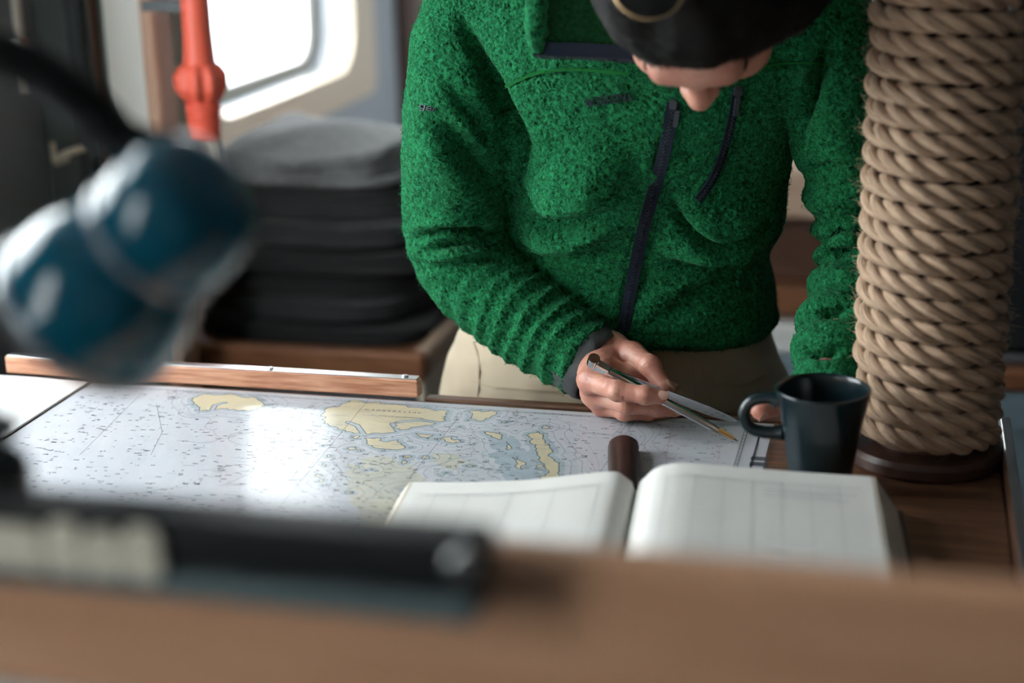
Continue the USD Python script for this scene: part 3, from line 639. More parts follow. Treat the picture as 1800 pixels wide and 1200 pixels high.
# ------------------------------------------------------------------ red signal torch on the bulkhead edge
YT = 2.14
tc_ = P(354, 143, YT); to = thing('signal_torch', 'red-orange ribbed signal torch hanging in front of the window', 'torch')
def rib_lathe(prof, nr, amp, n=96):
    m = lathe(prof, n); v = m.vertices; r = np.hypot(v[:, 0], v[:, 1]); a = np.arctan2(v[:, 1], v[:, 0]); k = 1+amp*np.clip(np.cos(a*nr), -1, 1)*(r > .024); m.vertices = np.column_stack([v[:, 0]*k, v[:, 1]*k, v[:, 2]]); return m
tilt = lambda m: m.apply_translation(tc_)
obj('tube', tilt(lathe([(0,.014),(.0245,.014),(.0225,.04),(.021,.07),(.0195,.20),(.018,.32),(0,.33)], 40)), 'red', to)
obj('bulge', tilt(rib_lathe(list(map(tuple, spline(np.array([(.02,.028),(.030,.02),(.0365,.006),(.0365,-.006),(.029,-.022),(.022,-.03)]), 24)))+[(0,-.03)], 9, .075)), 'red', to)
obj('ribbed_grip', tilt(lathe([(0,-.028)]+[(.0245-.004*t+.0024*(i % 3 > 0), -.03-.055*t) for i, t in enumerate(np.linspace(0, 1, 24))]+[(.016,-.088),(0,-.088)], 40)), 'red', to)
obj('prong', tilt(tube([(.006,0,-.086),(.010,0,-.15)], .005)), 'beige', to); obj('prong', tilt(tube([(.019,.0,-.06),(.023,0,-.16)], .0035)), 'rubber', to)
obj('bracket', B(-1.0795, tc_[0]-.018, YT-.006, YT+.006, tc_[2]+.10, tc_[2]+.115), 'darkpanel', to)

# ------------------------------------------------------------------ locker with folded clothes
lk = thing('locker', 'low wooden locker with a raised edge under the folded dark clothes', 'locker')
LX1, LY0, LZ = -.715, 2.262, .75
obj('body', B(XL+.02, LX1-.02, LY0+.02, 3.35, 0, LZ-.045, .004), 'lockpaint', lk)
obj('side_panel', B(LX1-.0195, LX1-.008, LY0+.02, 3.35, 0, LZ-.045, .003), 'cream', lk)
obj('top_board', B(XL+.02, LX1-.03, LY0+.03, 3.35, LZ-.044, LZ-.014, .002), 'cabwood', lk)
obj('front_edge', B(XL+.02, LX1, LY0, LY0+.03, LZ-.044, LZ, .006), 'cabwood', lk)
obj('side_edge', B(LX1-.03, LX1, LY0+.0305, 3.35, LZ-.044, LZ, .006), 'palewood', lk, label='pale worn side edge')
gz = LZ-.0135
def garment(w, d, h, seed, layers=3, amp=1):
    """A folded jumper: a soft slab whose front and side edges show the folds."""
    n = 72; a = np.linspace(0, 2*np.pi, n, endpoint=False); V = []; zs = np.linspace(0, 1, 26)
    for t in zs:
        e = .5; cx = np.sign(np.cos(a))*np.abs(np.cos(a))**e; cy = np.sign(np.sin(a))*np.abs(np.sin(a))**e
        bulge = 1-.045*np.abs(np.sin(t*layers*np.pi))**.3*0 - .04*(1-np.abs(np.sin(t*layers*np.pi)))**3 - .10*max(0, (t-.86)/.14)**2 - .05*max(0, (.1-t)/.1)**2
        V.append(np.column_stack([cx*w/2*bulge, cy*d/2*bulge, np.full(n, t*h)]))
    V.append(np.column_stack([cx*w*.34, cy*d*.34, np.full(n, h*1.02)])); V.append(np.column_stack([cx*w*.12, cy*d*.12, np.full(n, h*1.03)]))
    V = np.array(V); nr = len(V); f = []; j = np.arange(n); k = (j+1) % n
    for i in range(nr-1): f += [np.stack([i*n+j, i*n+k, (i+1)*n+k], 1), np.stack([i*n+j, (i+1)*n+k, (i+1)*n+j], 1)]
    V = np.vstack([V.reshape(-1, 3), [0,0,h*1.03], [0,0,0]]); t0, b0 = len(V)-2, len(V)-1
    f += [np.stack([np.full(n, t0), (nr-1)*n+j, (nr-1)*n+k], 1), np.stack([np.full(n, b0), k, j], 1)]
    q = meshkit.fbm(np.column_stack([V[:, :2]*9, V[:, 2]*26])+seed*11.3, 3, seed)-.5; g = meshkit.fbm(V*6+seed*5.1, 2, seed+3)-.5
    V = V + amp*np.column_stack([q*.038, g*.04, (g*.030+q*.014)*(V[:, 2] > .3*h)])
    V[:, 2] = np.maximum(V[:, 2], 0)
    return trimesh.Trimesh(V, np.vstack(f), process=False)
gl = ['grey folded jumper on top of the dark pile', 'charcoal folded jumper second from the top of the pile', 'dark folded jumper third from the top of the pile', 'black folded jumper in the middle of the pile', 'black folded jumper third from the bottom of the pile', 'black folded jumper second from the bottom of the pile', 'black folded jumper at the bottom of the pile']
hh = [.066, .052, .044, .042, .040, .038, .038]; mm = ['cloth0', 'cloth1', 'cloth1', 'cloth2', 'cloth2', 'cloth1', 'cloth2']; z = gz
for i in range(6, -1, -1):
    g = garment(.345+.012*i-.010*(i % 3), .34, hh[i]*.90, i+1, amp=(2.0 if i == 0 else 1.3 if i == 1 else 1)); g.apply_transform(trimesh.transformations.rotation_matrix(rng.uniform(-.08, .08), [0,0,1])); g.apply_translation([-.912-.008*i+rng.uniform(-.014,.014), 2.50+rng.uniform(-.01,.01), z])
    obj('folded_jumper', g, mm[i], None, smooth=True, label=gl[i], cat='jumper').SetCustomDataByKey('group', 'folded clothes on the locker'); z += hh[i]*1.04
# ------------------------------------------------------------------ furniture behind the person, right
YS = 2.75
zf = lambda y, x=1410: float(P(x, y, YS)[2])
sb = thing('sideboard', 'wooden sideboard behind the person, pale top edge and dark recess', 'sideboard')
SX0, SX1 = -.62, .10
obj('top', B(SX0, SX1, YS, YS+.5, zf(386), zf(302), .006), 'palewood', sb)
obj('back_panel', B(SX0, SX1, YS+.06, YS+.5, zf(505)+.001, zf(386)-.001), 'brownwood', sb)
obj('middle_shelf', B(SX0, SX1, YS-.01, YS+.5, zf(556), zf(505), .005), 'cabwood', sb)
obj('lower_shelf', B(SX0, SX1, YS-.04, YS+.5, zf(640)-.03, zf(622), .005), 'tealgrey', sb)
obj('side_panel', B(SX0-.02, SX0-.001, YS, YS+.5, 0, zf(302)), 'brownwood', sb); obj('side_panel', B(SX1+.001, SX1+.02, YS, YS+.5, 0, zf(302)), 'brownwood', sb)
obj('back_board', B(SX0, SX1, YS+.4, YS+.5, zf(622)+.001, zf(556)-.001), 'brownwood', sb)
obj('plinth', B(SX0, SX1, YS+.02, YS+.5, 0, zf(640)-.031), 'tealgrey', sb)
pl = obj('folded_towel', garment(.30, .20, zf(566)-zf(622), 31, 2).apply_translation([float(P(1385, 590, YS)[0]), YS+.09, zf(622)+.0005]), 'white', None, smooth=True, label='white folded towel on the sideboard shelf behind the person', cat='towel')
YC = 2.35
zk = lambda y: float(P(1780, y, YC)[2])
co = thing('helm_console', 'blue-grey console with black screen housing and wooden edge at the right', 'console')
obj('cabinet', B(.135, 1.2, YC+.01, YC+.6, 0, zk(690)-.001, .004), 'tealgrey', co)
obj('drawer_front', B(.15, .75, YC+.002, YC+.0095, zk(760), zk(700), .002), 'tealgrey', co)
obj('wooden_edge', B(.13, 1.2, YC, YC+.6, zk(689), zk(652), .005), 'cabwood', co)
obj('metal_sill', B(.135, 1.2, YC+.02, YC+.6, zk(651), zk(634), .003), 'brushed', co)
obj('screen_housing', B(.135, 1.2, YC+.05, YC+.6, zk(633), 1.75, .008), 'black', co)

# ================================================================== THE PERSON
pe = thing('person', 'person in a green fleece jacket and khaki trousers bending over the sea chart', 'person')
def jit(p, a): return np.asarray(p, float)+a
armR = spline(np.array([[*P(835, 40, 1.662), .060], [*P(822, 130, 1.655), .066], [*P(812, 220, 1.65), .0625], [*P(803, 310, 1.660), .059], [*P(800, 390, 1.668), .0575], [*P(818, 455, 1.668), .0565], [*P(868, 515, 1.655), .0535], [*P(930, 562, 1.640), .0500], [*P(990, 603, 1.627), .0465], [*P(1030, 630, 1.618), .0435]]), 160)
armL = spline(np.array([[*P(1440, 60, 1.655), .060], [*P(1468, 150, 1.655), .056], [*P(1476, 240, 1.66), .050], [*P(1492, 330, 1.665), .0445], [*P(1504, 400, 1.665), .042], [*P(1508, 455, 1.65), .0405], [*P(1494, 520, 1.625), .0415], [*P(1476, 590, 1.585), .042], [*P(1464, 640, 1.552), .041], [*P(1456, 686, 1.53), .037]]), 160)
# ---- hands, arms, neck and head are one continuous body
def C3(x, y, Y, r): return (P(x, y, Y), r)
W_R = P(1046, 628, 1.618)
fingers_R = {
 'middle': [C3(1040,668,1.556,.0125), C3(1086,687,1.519,.0100), C3(1134,694,1.515,.0090), C3(1160,697,1.519,.0078)],
 'ring':   [C3(1046,692,1.570,.0120), C3(1102,712,1.538,.0088), C3(1152,718,1.548,.0078), C3(1186,722,1.560,.0068)],
 'little': [C3(1062,710,1.580,.0110), C3(1098,726,1.556,.0078), C3(1140,727,1.570,.0070), C3(1168,727,1.582,.0062)],
 'index':  [C3(1056,648,1.572,.0125), C3(1108,655,1.582,.0092), C3(1152,669,1.588,.0080), C3(1177,681,1.586,.0070)],
 'thumb':  [C3(1078,614,1.618,.0150), C3(1112,624,1.600,.0135), C3(1143,643,1.574,.0108), C3(1166,679,1.560,.0088)]}
def sdf_handR(p):
    palm = None
    wr = [(W_R+RT*-.006-UP*.009, .019), (W_R+RT*.006+UP*.008, .018)]
    d = cone(p, wr[0][0], wr[1][0], wr[0][1], wr[1][1])
    for nm in ('middle', 'ring', 'little', 'index'):
        m = fingers_R[nm][0]
        for w, rw in wr: d = smin(d, cone(p, w, m[0], rw*.86, m[1]*.98), .012)
    for a, b in (('index','middle'), ('middle','ring'), ('ring','little')):
        d = smin(d, cone(p, fingers_R[a][0][0], fingers_R[b][0][0], .0108, .0105), .008)
    th = fingers_R['thumb']
    d = smin(d, cone(p, W_R+UP*.006, th[0][0], .017, .0155), .014)
    d = smin(d, cone(p, th[0][0], fingers_R['index'][0][0]*.75+th[1][0]*.25, .0125, .0075), .012)
    fd = None
    for nm, c in fingers_R.items():
        e = chain(p, c, .004); 
        for (q, r) in c[1:-1]: e = smin(e, np.linalg.norm(p-q.astype(np.float32), axis=1)-r*1.05, .004)
        fd = e if fd is None else smin(fd, e, .0012)
    d = smin(d, fd, .006)
    return smin(d, chain(p, [(W_R, .021), (armR[150, :3], .022), (armR[125, :3], .026)], .01), .02)
E_L = P(1500, 420, 1.66); W_L = P(1452, 692, 1.522)
fingers_L = {
 'thumb': [C3(1432,690,1.510,.0125), C3(1398,694,1.487,.0115), C3(1364,710,1.474,.0108), C3(1337,721,1.462,.0096)],
 'index': [C3(1442,716,1.500,.011), C3(1428,742,1.490,.009), C3(1416,762,1.492,.008), C3(1411,780,1.498,.007)],
 'middle':[C3(1445,722,1.510,.011), C3(1434,752,1.50,.009), C3(1424,775,1.500,.008), C3(1420,792,1.505,.007)],
 'ring':  [C3(1460,728,1.520,.0105), C3(1440,757,1.510,.0085), C3(1424,778,1.512,.0075), C3(1419,792,1.517,.0065)],
 'little':[C3(1474,728,1.528,.0095), C3(1460,754,1.522,.0078), C3(1446,772,1.524,.0068), C3(1440,785,1.528,.006)]}
def sdf_handL(p):
    d = cone(p, W_L, (W_L+P(1455,700,1.52))/2, .022, .022)
    for nm, c in fingers_L.items():
        d = smin(d, cone(p, W_L, c[0][0], .018, c[0][1]), .012)
    fd = None
    for nm, c in fingers_L.items():
        e = chain(p, c, .004); fd = e if fd is None else smin(fd, e, .0012)
    d = smin(d, fd, .006)
    return smin(d, chain(p, [(W_L, .020), (armL[150, :3], .020), (armL[130, :3], .021)], .01), .02)
HS = .94
HR = rot([0,0,1], 3) @ rot([1,0,0], 80) @ rot([0,1,0], -2)
HC = P(1230, 189, 1.462) - HR @ np.array([0, -.122, -.024])*HS
def sdf_head(p):
    q = ((p-HC.astype(np.float32)) @ HR.astype(np.float32))/HS           # head frame: -y face, +z crown
    d = ell(q, (0,.012,.035), (.076,.096,.092)); d = smin(d, ell(q, (0,-.03,-.035), (.060,.066,.075)), .04)
    d = smin(d, ell(q, (0,-.070,-.088), (.026,.024,.022)), .035)       # chin
    d = smin(d, cone(q, (-.030,-.088,.026), (.030,-.088,.026), .013, .013), .024)  # brow ridge
    for s in (-1, 1):
        d = smin(d, ell(q, (s*.042,-.066,-.022), (.024,.024,.020)), .022)          # cheekbones
        d = np.maximum(d, -ell(q, (s*.031,-.104,.006), (.017,.016,.011)) ) if False else d
        ball = ell(q, (s*.031,-.080,.004), (.0125,.0125,.0125)); soc = ell(q, (s*.031,-.103,.005), (.018,.015,.012)); d = -smin(-d, soc, .010); d = smin(d, ball, .004)
        ear = ell(q, (s*.078,.018,-.002), (.009,.019,.032), rot([0,0,1], s*18)); d = smin(d, ear, .006); d = -smin(-d, ell(q, (s*.087,.014,0), (.005,.010,.018)), .004)
    d = smin(d, cone(q, (0,-.094,.016), (0,-.1145,-.022), .0075, .0105), .012)      # nose bridge to tip
    d = smin(d, ell(q, (0,-.1115,-.0235), (.0105,.0105,.0095)), .008)
    for s in (-1, 1):
        d = smin(d, ell(q, (s*.0125,-.103,-.0255), (.0075,.0095,.0075)), .007); d = -smin(-d, ell(q, (s*.0065,-.108,-.034), (.0038,.006,.005)), .003)
    d = smin(d, cone(q, (-.016,-.089,-.050), (.016,-.089,-.050), .0065, .0065), .008); d = smin(d, cone(q, (-.014,-.088,-.061), (.014,-.088,-.061), .0072, .0072), .007)
    d = -smin(-d, cone(q, (-.020,-.0985,-.0555), (.020,-.0985,-.0555), .0022, .0022), .004)
    nk = (np.array([-.245,1.64,1.33])-HC) @ HR/HS
    return smin(d, cone(q, (0,.03,-.05), nk, .052, .060), .03)*HS
HIP, CHE = np.array([-.30,1.80,.95]), np.array([-.262,1.69,1.24])
SH_R, SH_L = P(815, 70, 1.675), P(1452, 60, 1.655); E_R = P(795, 425, 1.735)
def sdf_core(p):
    d = cone(p, HIP, CHE, .10, .10); d = smin(d, cone(p, CHE, (-.25,1.645,1.36), .10, .055), .05)
    d = smin(d, cone(p, (SH_R+SH_L)/2, SH_R+(SH_L-SH_R)*.12, .05, .04), .04); d = smin(d, cone(p, (SH_R+SH_L)/2, SH_L+(SH_R-SH_L)*.12, .05, .04), .04)
    d = smin(d, chain(p, [(armR[k, :3], .030 if k < 100 else .024) for k in (5, 45, 80, 105, 130, 152)], .02), .03)
    d = smin(d, chain(p, [(armL[k, :3], .022) for k in (5, 45, 80, 110, 135, 152)], .02), .03)
    for s in (-1, 1):
        hj, kn, an = (HIP+[s*.085,.0,-.03], HIP+[s*.10,.0,-.47], HIP+[s*.11,.03,-.87]); d = smin(d, chain(p, [(hj,.075),(kn,.05),(an,.034)], .02), .04); d = smin(d, cone(p, an+[0,0,-.03], an+[0,-.15,-.045], .030, .022), .02)
    return d
mR = nets(sdf_handR, W_R-[.10,.13,.10], W_R+[.17,.10,.10], .0014)
mL = nets(sdf_handL, W_L-[.12,.10,.11], W_L+[.08,.10,.12], .0022)
mH = nets(sdf_head, HC-[.16,.17,.17], HC+[.16,.19,.19], .0026)
mC = nets(sdf_core, [-.80,1.45,.0], [.25,2.0,1.50], .008)
for m in (mR, mL, mH): relax(m, 4)
n = vnormals(mR); v = np.array(mR.vertices); v += n*((meshkit.fbm(v*260, 2, 4)-.5)*.0007)[:, None]
for nm, c in fingers_R.items():       # creases across the knuckles
    for (q, r), (q2, _) in zip(c[1:3], c[2:4]):
        ax_ = (q2-q)/np.linalg.norm(q2-q); s = (v-q)@ax_; rad = np.linalg.norm(v-q-s[:, None]*ax_, axis=1); k = (rad < r*1.35)*(np.abs(s) < .007)
        v -= n*(k*.0004*(.5+.5*np.cos(s/.0026*2*np.pi)))[:, None]
mR.vertices = v
obj('body', cat(mH, mR, mL, mC), 'skin', pe, smooth=True)
body = stage.GetPrimAtPath('/World/person/body')
def nail(c, nrm, w=.0052, l=.0068, lift=.0):
    tip, r = c[-1]; d = tip-c[-2][0]; d /= np.linalg.norm(d); nrm = np.asarray(nrm, float); nrm = nrm-d*(nrm@d); nrm /= np.linalg.norm(nrm); sd = np.cross(d, nrm)
    m = trimesh.creation.icosphere(3, 1.0); v = m.vertices*[l, w, .0011]; v[:, 2] -= (v[:, 1]/w)**2*.0017; m.vertices = tip + d*.0015 + nrm*(r*.93+lift) + v[:, :1]*d + v[:, 1:2]*sd + v[:, 2:]*nrm
    obj('fingernail', m, 'nail', body, smooth=True)
nail(fingers_R['middle'], -FW*.8+UP*.25+RT*.35); nail(fingers_R['ring'], -FW*.6-UP*.1+RT*.5, .0044, .0058); nail(fingers_R['index'], -FW*.4+RT*.8+UP*.2, .0045, .006)
nail(fingers_R['thumb'], -FW*.45+RT*.9+UP*.15, .0062, .0078); nail(fingers_L['thumb'], -FW*.6-UP*.7, .006, .007)

# ---- fleece jacket
def ringrow(py, xl, xr, Y, b):
    a, c = P(xl, py, Y), P(xr, py, Y); return [(a[2]+c[2])/2, (a[0]+c[0])/2, (c[0]-a[0])/2, Y, b]
rows = [ringrow(640, 862, 1340, 1.80, .098), ringrow(600, 872, 1346, 1.795, .110), ringrow(520, 885, 1364, 1.78, .132), ringrow(440, 893, 1350, 1.765, .122), ringrow(400, 892, 1374, 1.755, .126),
        ringrow(330, 888, 1384, 1.735, .128), ringrow(270, 882, 1392, 1.715, .130), ringrow(200, 868, 1412, 1.698, .128), ringrow(130, 845, 1440, 1.682, .118), ringrow(60, 815, 1470, 1.668, .102), ringrow(0, 800, 1480, 1.655, .086), ringrow(-60, 880, 1400, 1.645, .070), ringrow(-90, 960, 1330, 1.64, .062), ringrow(-140, 1000, 1290, 1.63, .058)]
rows = np.array(rows)[np.argsort([r[0] for r in rows])]; RI = PchipInterpolator(rows[:, 0], rows[:, 1:])
z_hem, z_top = float(P(1100, 612, 1.69)[2]), rows[-1, 0]-.005
kR, kL = cKDTree(armR[:, :3]), cKDTree(armL[:, :3])
lR = np.concatenate([[0], np.cumsum(np.linalg.norm(np.diff(armR[:, :3], axis=0), axis=1))]); lL = np.concatenate([[0], np.cumsum(np.linalg.norm(np.diff(armL[:, :3], axis=0), axis=1))])
def arm(p, tree, path, L, wr):
    d, i = tree.query(p, workers=-1); i0 = np.clip(i, 1, len(path)-2); t = path[i0+1, :3]-path[i0-1, :3]; t /= np.linalg.norm(t, axis=1, keepdims=True)
    off = ((p-path[i, :3])*t).sum(1); s = L[i]+np.where((i == 0) | (i == len(path)-1), 0, off)
    rad = np.where((i == 0) | (i == len(path)-1), d, np.sqrt(np.maximum(d*d-off*off, 0)))
    r = np.interp(s, L, path[:, 3])
    over = np.where(i >= len(path)-3, ((p-path[-1, :3])*t).sum(1)-.001, -1.)
    return np.maximum(rad - r - wr(p, s), over)
def wrR(p, s):
    u = s/lR[-1]; amp = np.interp(u, [0,.45,.5,.62,.75,.9,1], [0,.000,.0025,.0022,.0040,.0062,.004])
    ph = s/.0225*2*np.pi + 5*(meshkit.noise(np.column_stack([p*[17,17,17]]), 12)-.5)
    return amp*(1-2*np.abs(np.sin(ph/2))**.8*.5-.35) + .004*(meshkit.noise(p*22, 31)-.5)
def wrL(p, s):
    u = s/lL[-1]; amp = np.interp(u, [0,.25,.35,.6,.85,1], [0,.001,.0045,.0055,.0045,.003])
    ph = s/.040*2*np.pi + 4*(meshkit.noise(p*14, 15)-.5)
    return amp*np.cos(ph) + .004*(meshkit.noise(p*24, 33)-.5)
def sdf_jacket(p):
    z = np.clip(p[:, 2], rows[0, 0], rows[-1, 0]); q = RI(z).astype(np.float32); cx, a, cy, b = q.T
    dx, dy = (p[:, 0]-cx)/a, (p[:, 1]-cy)/b; e = 2.35
    k0 = (np.abs(dx)**e+np.abs(dy)**e)**(1/e); d = (k0-1)*np.minimum(a, b)
    d = -smin(-d, -(p[:, 2]-z_top), .02); d = -smin(-d, -(z_hem-p[:, 2] + .010*np.sin(p[:, 0]*14)), .022)
    hemroll = np.abs(p[:, 2]-z_hem-.012); d = d - .004*np.exp(-(hemroll/.010)**2)
    aR, aL = arm(p, kR, armR, lR, wrR), arm(p, kL, armL, lL, wrL)
    sh = np.clip((p[:, 2]-1.20)/.10, 0, 1); return smin(smin(d, aR, .005+.014*sh), aL, .005+.014*sh)
jk = nets(sdf_jacket, [-.66,1.44,.86], [.08,1.96,1.50], .0032)
qf = pix(jk.vertices[jk.faces].mean(1)); fnm = jk.face_normals
fine = np.flatnonzero(((fnm@FW) < .25) & (qf[:, 0] > 660) & (qf[:, 0] < 1560) & (qf[:, 1] > -60) & (qf[:, 1] < 740))
jk = trimesh.Trimesh(*trimesh.remesh.subdivide(jk.vertices, jk.faces, fine), process=False)
v = np.array(jk.vertices); nrm = vnormals(jk); q = pix(v); facing = np.clip(-(nrm@FW)*1.6, 0, 1)
def crease(pts, depth, w, side=0, bulge=0, bw=3.0):
    """A fold line drawn on the front of the cloth: a valley, and a roll of cloth on one side of it."""
    global v
    s = spline(np.array(pts, float), 120); t, i = cKDTree(s).query(q[:, :2], workers=-1); tan = np.gradient(s, axis=0)[i]; dv = q[:, :2]-s[i]
    sg = np.sign(tan[:, 0]*dv[:, 1]-tan[:, 1]*dv[:, 0]); end = np.interp(i, [0, 48, 71, 119], [0, 1, 1, 0]); end = end*end*(3-2*end)
    h = -depth*2.0*np.exp(-(t/w)**2)
    if bulge: h += 2.3*bulge*np.exp(-(((t*sg*side)-w*1.6)/(w*bw))**2)/(1+np.exp(-np.clip(t*sg*side/(w*.5), -30, 30)))
    v += nrm*(h*end*facing)[:, None]
# side -1: the roll lies above a line drawn left to right; +1: below
crease([(790,-5),(822,60),(850,120),(878,180),(900,240),(908,300),(903,350),(898,400)], .016, 13)
crease([(902,310),(940,345),(990,357),(1050,350),(1100,336),(1140,318)], .014, 12, -1, .020, 4)
crease([(905,372),(950,392),(1000,396),(1060,384),(1118,370)], .007, 10, 1, .008, 2)
crease([(900,425),(950,448),(1010,452),(1080,440)], .008, 10, -1, .006, 2)
crease([(1172,322),(1190,365),(1215,396),(1255,412),(1300,402),(1345,372),(1378,335)], .014, 12, -1, .014, 4)
crease([(1150,462),(1200,458),(1260,455),(1320,452),(1372,440)], .011, 13, -1, .013, 2.4)
crease([(1120,585),(1180,545),(1250,500),(1340,455)], .005, 16, -1, .004, 3)
crease([(735,170),(790,228),(830,280),(868,330),(892,372)], .010, 20, 1, .009, 3)
crease([(760,120),(800,170),(850,230),(885,290)], .004, 16, 1, .005, 3)
crease([(712,428),(745,412),(800,405),(850,404),(905,398)], .011, 9, -1, .005, 2)
crease([(730,452),(775,435),(830,428),(890,424)], .009, 8, 1, .005, 2)
crease([(740,480),(790,462),(850,452),(910,452)], .005, 8)
crease([(1480,40),(1440,130),(1412,200),(1398,270)], .013, 12)
crease([(1400,262),(1440,300),(1500,300)], .006, 10); crease([(1450,400),(1480,408),(1520,395)], .010, 8, 1, .006, 2)
crease([(1440,430),(1475,445),(1520,440)], .008, 8); crease([(1425,545),(1460,550),(1500,540)], .007, 8); crease([(1405,615),(1440,622),(1490,612)], .007, 8)
crease([(868,172),(900,150),(950,132),(1020,128),(1100,132)], .0025, 5); crease([(1330,124),(1380,114),(1430,112),(1470,118)], .0025, 5)
crease([(868,196),(905,235),(940,300)], .006, 16)
crease([(1168,230),(1160,270),(1150,315)], .003, 12); crease([(1110,500),(1100,545),(1092,590)], .003, 12)
crease([(1325,470),(1318,520),(1330,570)], .005, 8)
jk.vertices = v; nrm = vnormals(jk)
wv_ = np.stack([meshkit.noise(v*90+k*17.3, 60+k)-.5 for k in range(3)], 1)*.006
pl_ = 1-np.abs(2*meshkit.noise((v+wv_)*225, 8)-1); pl3 = meshkit.noise((v+wv_)*330, 9)-.5; pl2 = meshkit.noise(v*[38,38,38], 18)-.5
v = v + nrm*((pl_-.6)*.0023+pl3*.0012+pl2*.0030)[:, None]
jk.vertices = v
obj('jacket', jk, 'fleece', pe, smooth=True)
jacket = stage.GetPrimAtPath('/World/person/jacket')
jn = vnormals(jk); jq = pix(v); front = (jn@FW) < -.12
fi = np.flatnonzero(front); jt = cKDTree(jq[fi, :2])
def on_jacket(pts, lift=.0015, rad=7):
    """Points of the cloth's front under a line drawn on it, and the cloth's normals there."""
    pos, nn = [], []
    for x, y in pts:
        i = fi[jt.query_ball_point([x, y], rad)]
        if len(i) == 0: i = fi[[jt.query([x, y])[1]]]
        i = i[jq[i, 2] < jq[i, 2].min()+.02]; w_ = np.median(jq[i, 2]); n_ = jn[i].mean(0); n_ /= np.linalg.norm(n_); pos.append(A(x, y, w_)+n_*lift); nn.append(n_)
    return np.array(pos), np.array(nn)
def smooth1(a, k=5):
    return np.column_stack([np.convolve(np.pad(a[:, i], k//2, 'edge'), np.ones(k)/k, 'valid') for i in range(a.shape[1])])
def ribbon(pos, nn, w, th=.0012):
    t = np.gradient(pos, axis=0); t /= np.linalg.norm(t, axis=1, keepdims=True); s = np.cross(nn, t); s /= np.linalg.norm(s, axis=1, keepdims=True)
    w = np.broadcast_to(np.asarray(w, float), (len(pos),))[:, None]/2; V = np.concatenate([pos-s*w, pos+s*w, pos+s*w-nn*th*3, pos-s*w-nn*th*3]); n_ = len(pos); f = []
    i = np.arange(n_-1)
    for a, b in ((0,1),(1,2),(2,3),(3,0)): f += [np.stack([a*n_+i, b*n_+i, b*n_+i+1], 1), np.stack([a*n_+i, b*n_+i+1, a*n_+i+1], 1)]
    m = trimesh.Trimesh(V, np.vstack(f), process=False); m.fix_normals(); return m, s
def zipper(name, line, w, tw, step, label, lift=.0022, nsm=21):
    pos, nn = on_jacket(spline(np.array(line, float), 110), lift); pos, nn = smooth1(smooth1(pos, nsm), nsm), smooth1(nn, nsm)
    m, s = ribbon(pos, nn, w); z_ = obj(name, m, 'ziptape', jacket, smooth=30, label=label)
    L = np.concatenate([[0], np.cumsum(np.linalg.norm(np.diff(pos, axis=0), axis=1))]); ms = []
    for k, d in enumerate(np.arange(.002, L[-1], step)):
        c = np.array([np.interp(d, L, pos[:, a]) for a in range(3)]); i = min(len(pos)-2, int(np.searchsorted(L, d))-1 if d > 0 else 0); i = max(i, 0); t = pos[i+1]-pos[i]; t /= np.linalg.norm(t); off = s[i]*(tw*.22*(1 if k % 2 else -1))
        ms.append(to_plane(trimesh.creation.box([tw*.62, step*.62, .0016]), c+off+nn[i]*.0007, s[i], t))
    tp_ = cat(*ms)
    obj(name+'_teeth', tp_, 'zipteeth', jacket, smooth=False, kind='stuff'); return pos, nn, s
zp, zn, zs = zipper('front_zip', [(1187,158),(1181,200),(1175,240),(1167,280),(1154,322),(1140,365),(1128,410),(1119,455),(1111,500),(1102,550),(1093,600)], .0132, .0040, .0020, 'navy front zip', .0030, 25)
qp, qn, qs = zipper('pocket_zip', [(1296,146),(1290,190),(1279,240),(1264,290),(1244,330),(1219,360)], .0085, .0030, .0020, 'navy chest pocket zip', .0024, 25)
def pull(pos, nn, i, l, w, side):
    t = pos[min(i+3, len(pos)-1)]-pos[i]; t /= np.linalg.norm(t); n_ = nn[i]/np.linalg.norm(nn[i]); t -= n_*(t@n_); t /= np.linalg.norm(t); s = np.cross(n_, t)
    g = extrude(rrect(-w/2, w/2, 0, l, w*.45), .0022); sl = extrude(rrect(-w*.75, w*.75, -.006, .004, .002), .003)
    return cat(to_plane(g, pos[i]+n_*.0030+s*side+t*.004, -s, t), to_plane(sl, pos[i]+n_*.001, -s, t))
obj('zip_pull', pull(zp, zn, 2, .017, .0048, .0050), 'zippull', jacket); obj('zip_pull', pull(qp, qn, 3, .020, .0052, 0), 'zippull', jacket)
for nm, l, w in [('yoke_seam', [(886,154),(905,144),(950,126),(1010,121),(1060,125),(1110,131)], .0032), ('yoke_seam', [(1318,124),(1360,112),(1410,109),(1470,118)], .0026)]:
    pos, nn = on_jacket(spline(np.array(l, float), 60), .0016); pos, nn = smooth1(pos, 9), smooth1(nn, 9)
    obj(nm, ribbon(pos, nn, w)[0], 'thread', jacket, label='lighter green flat seam')
for l in [[(1166,190),(1156,250),(1136,330),(1110,420),(1093,500),(1076,590)], [(1200,200),(1193,260),(1170,340),(1147,420),(1130,500),(1112,590)], [(1318,130),(1306,200),(1288,262),(1262,318)], [(1276,150),(1266,200),(1256,250),(1234,300),(1205,340)]]:
    pos, nn = on_jacket(spline(np.array(l, float), 70), .0004); pos, nn = smooth1(pos, 9), smooth1(nn, 9); obj('stitch_line', ribbon(pos, nn, .0013)[0], 'collarin', jacket)
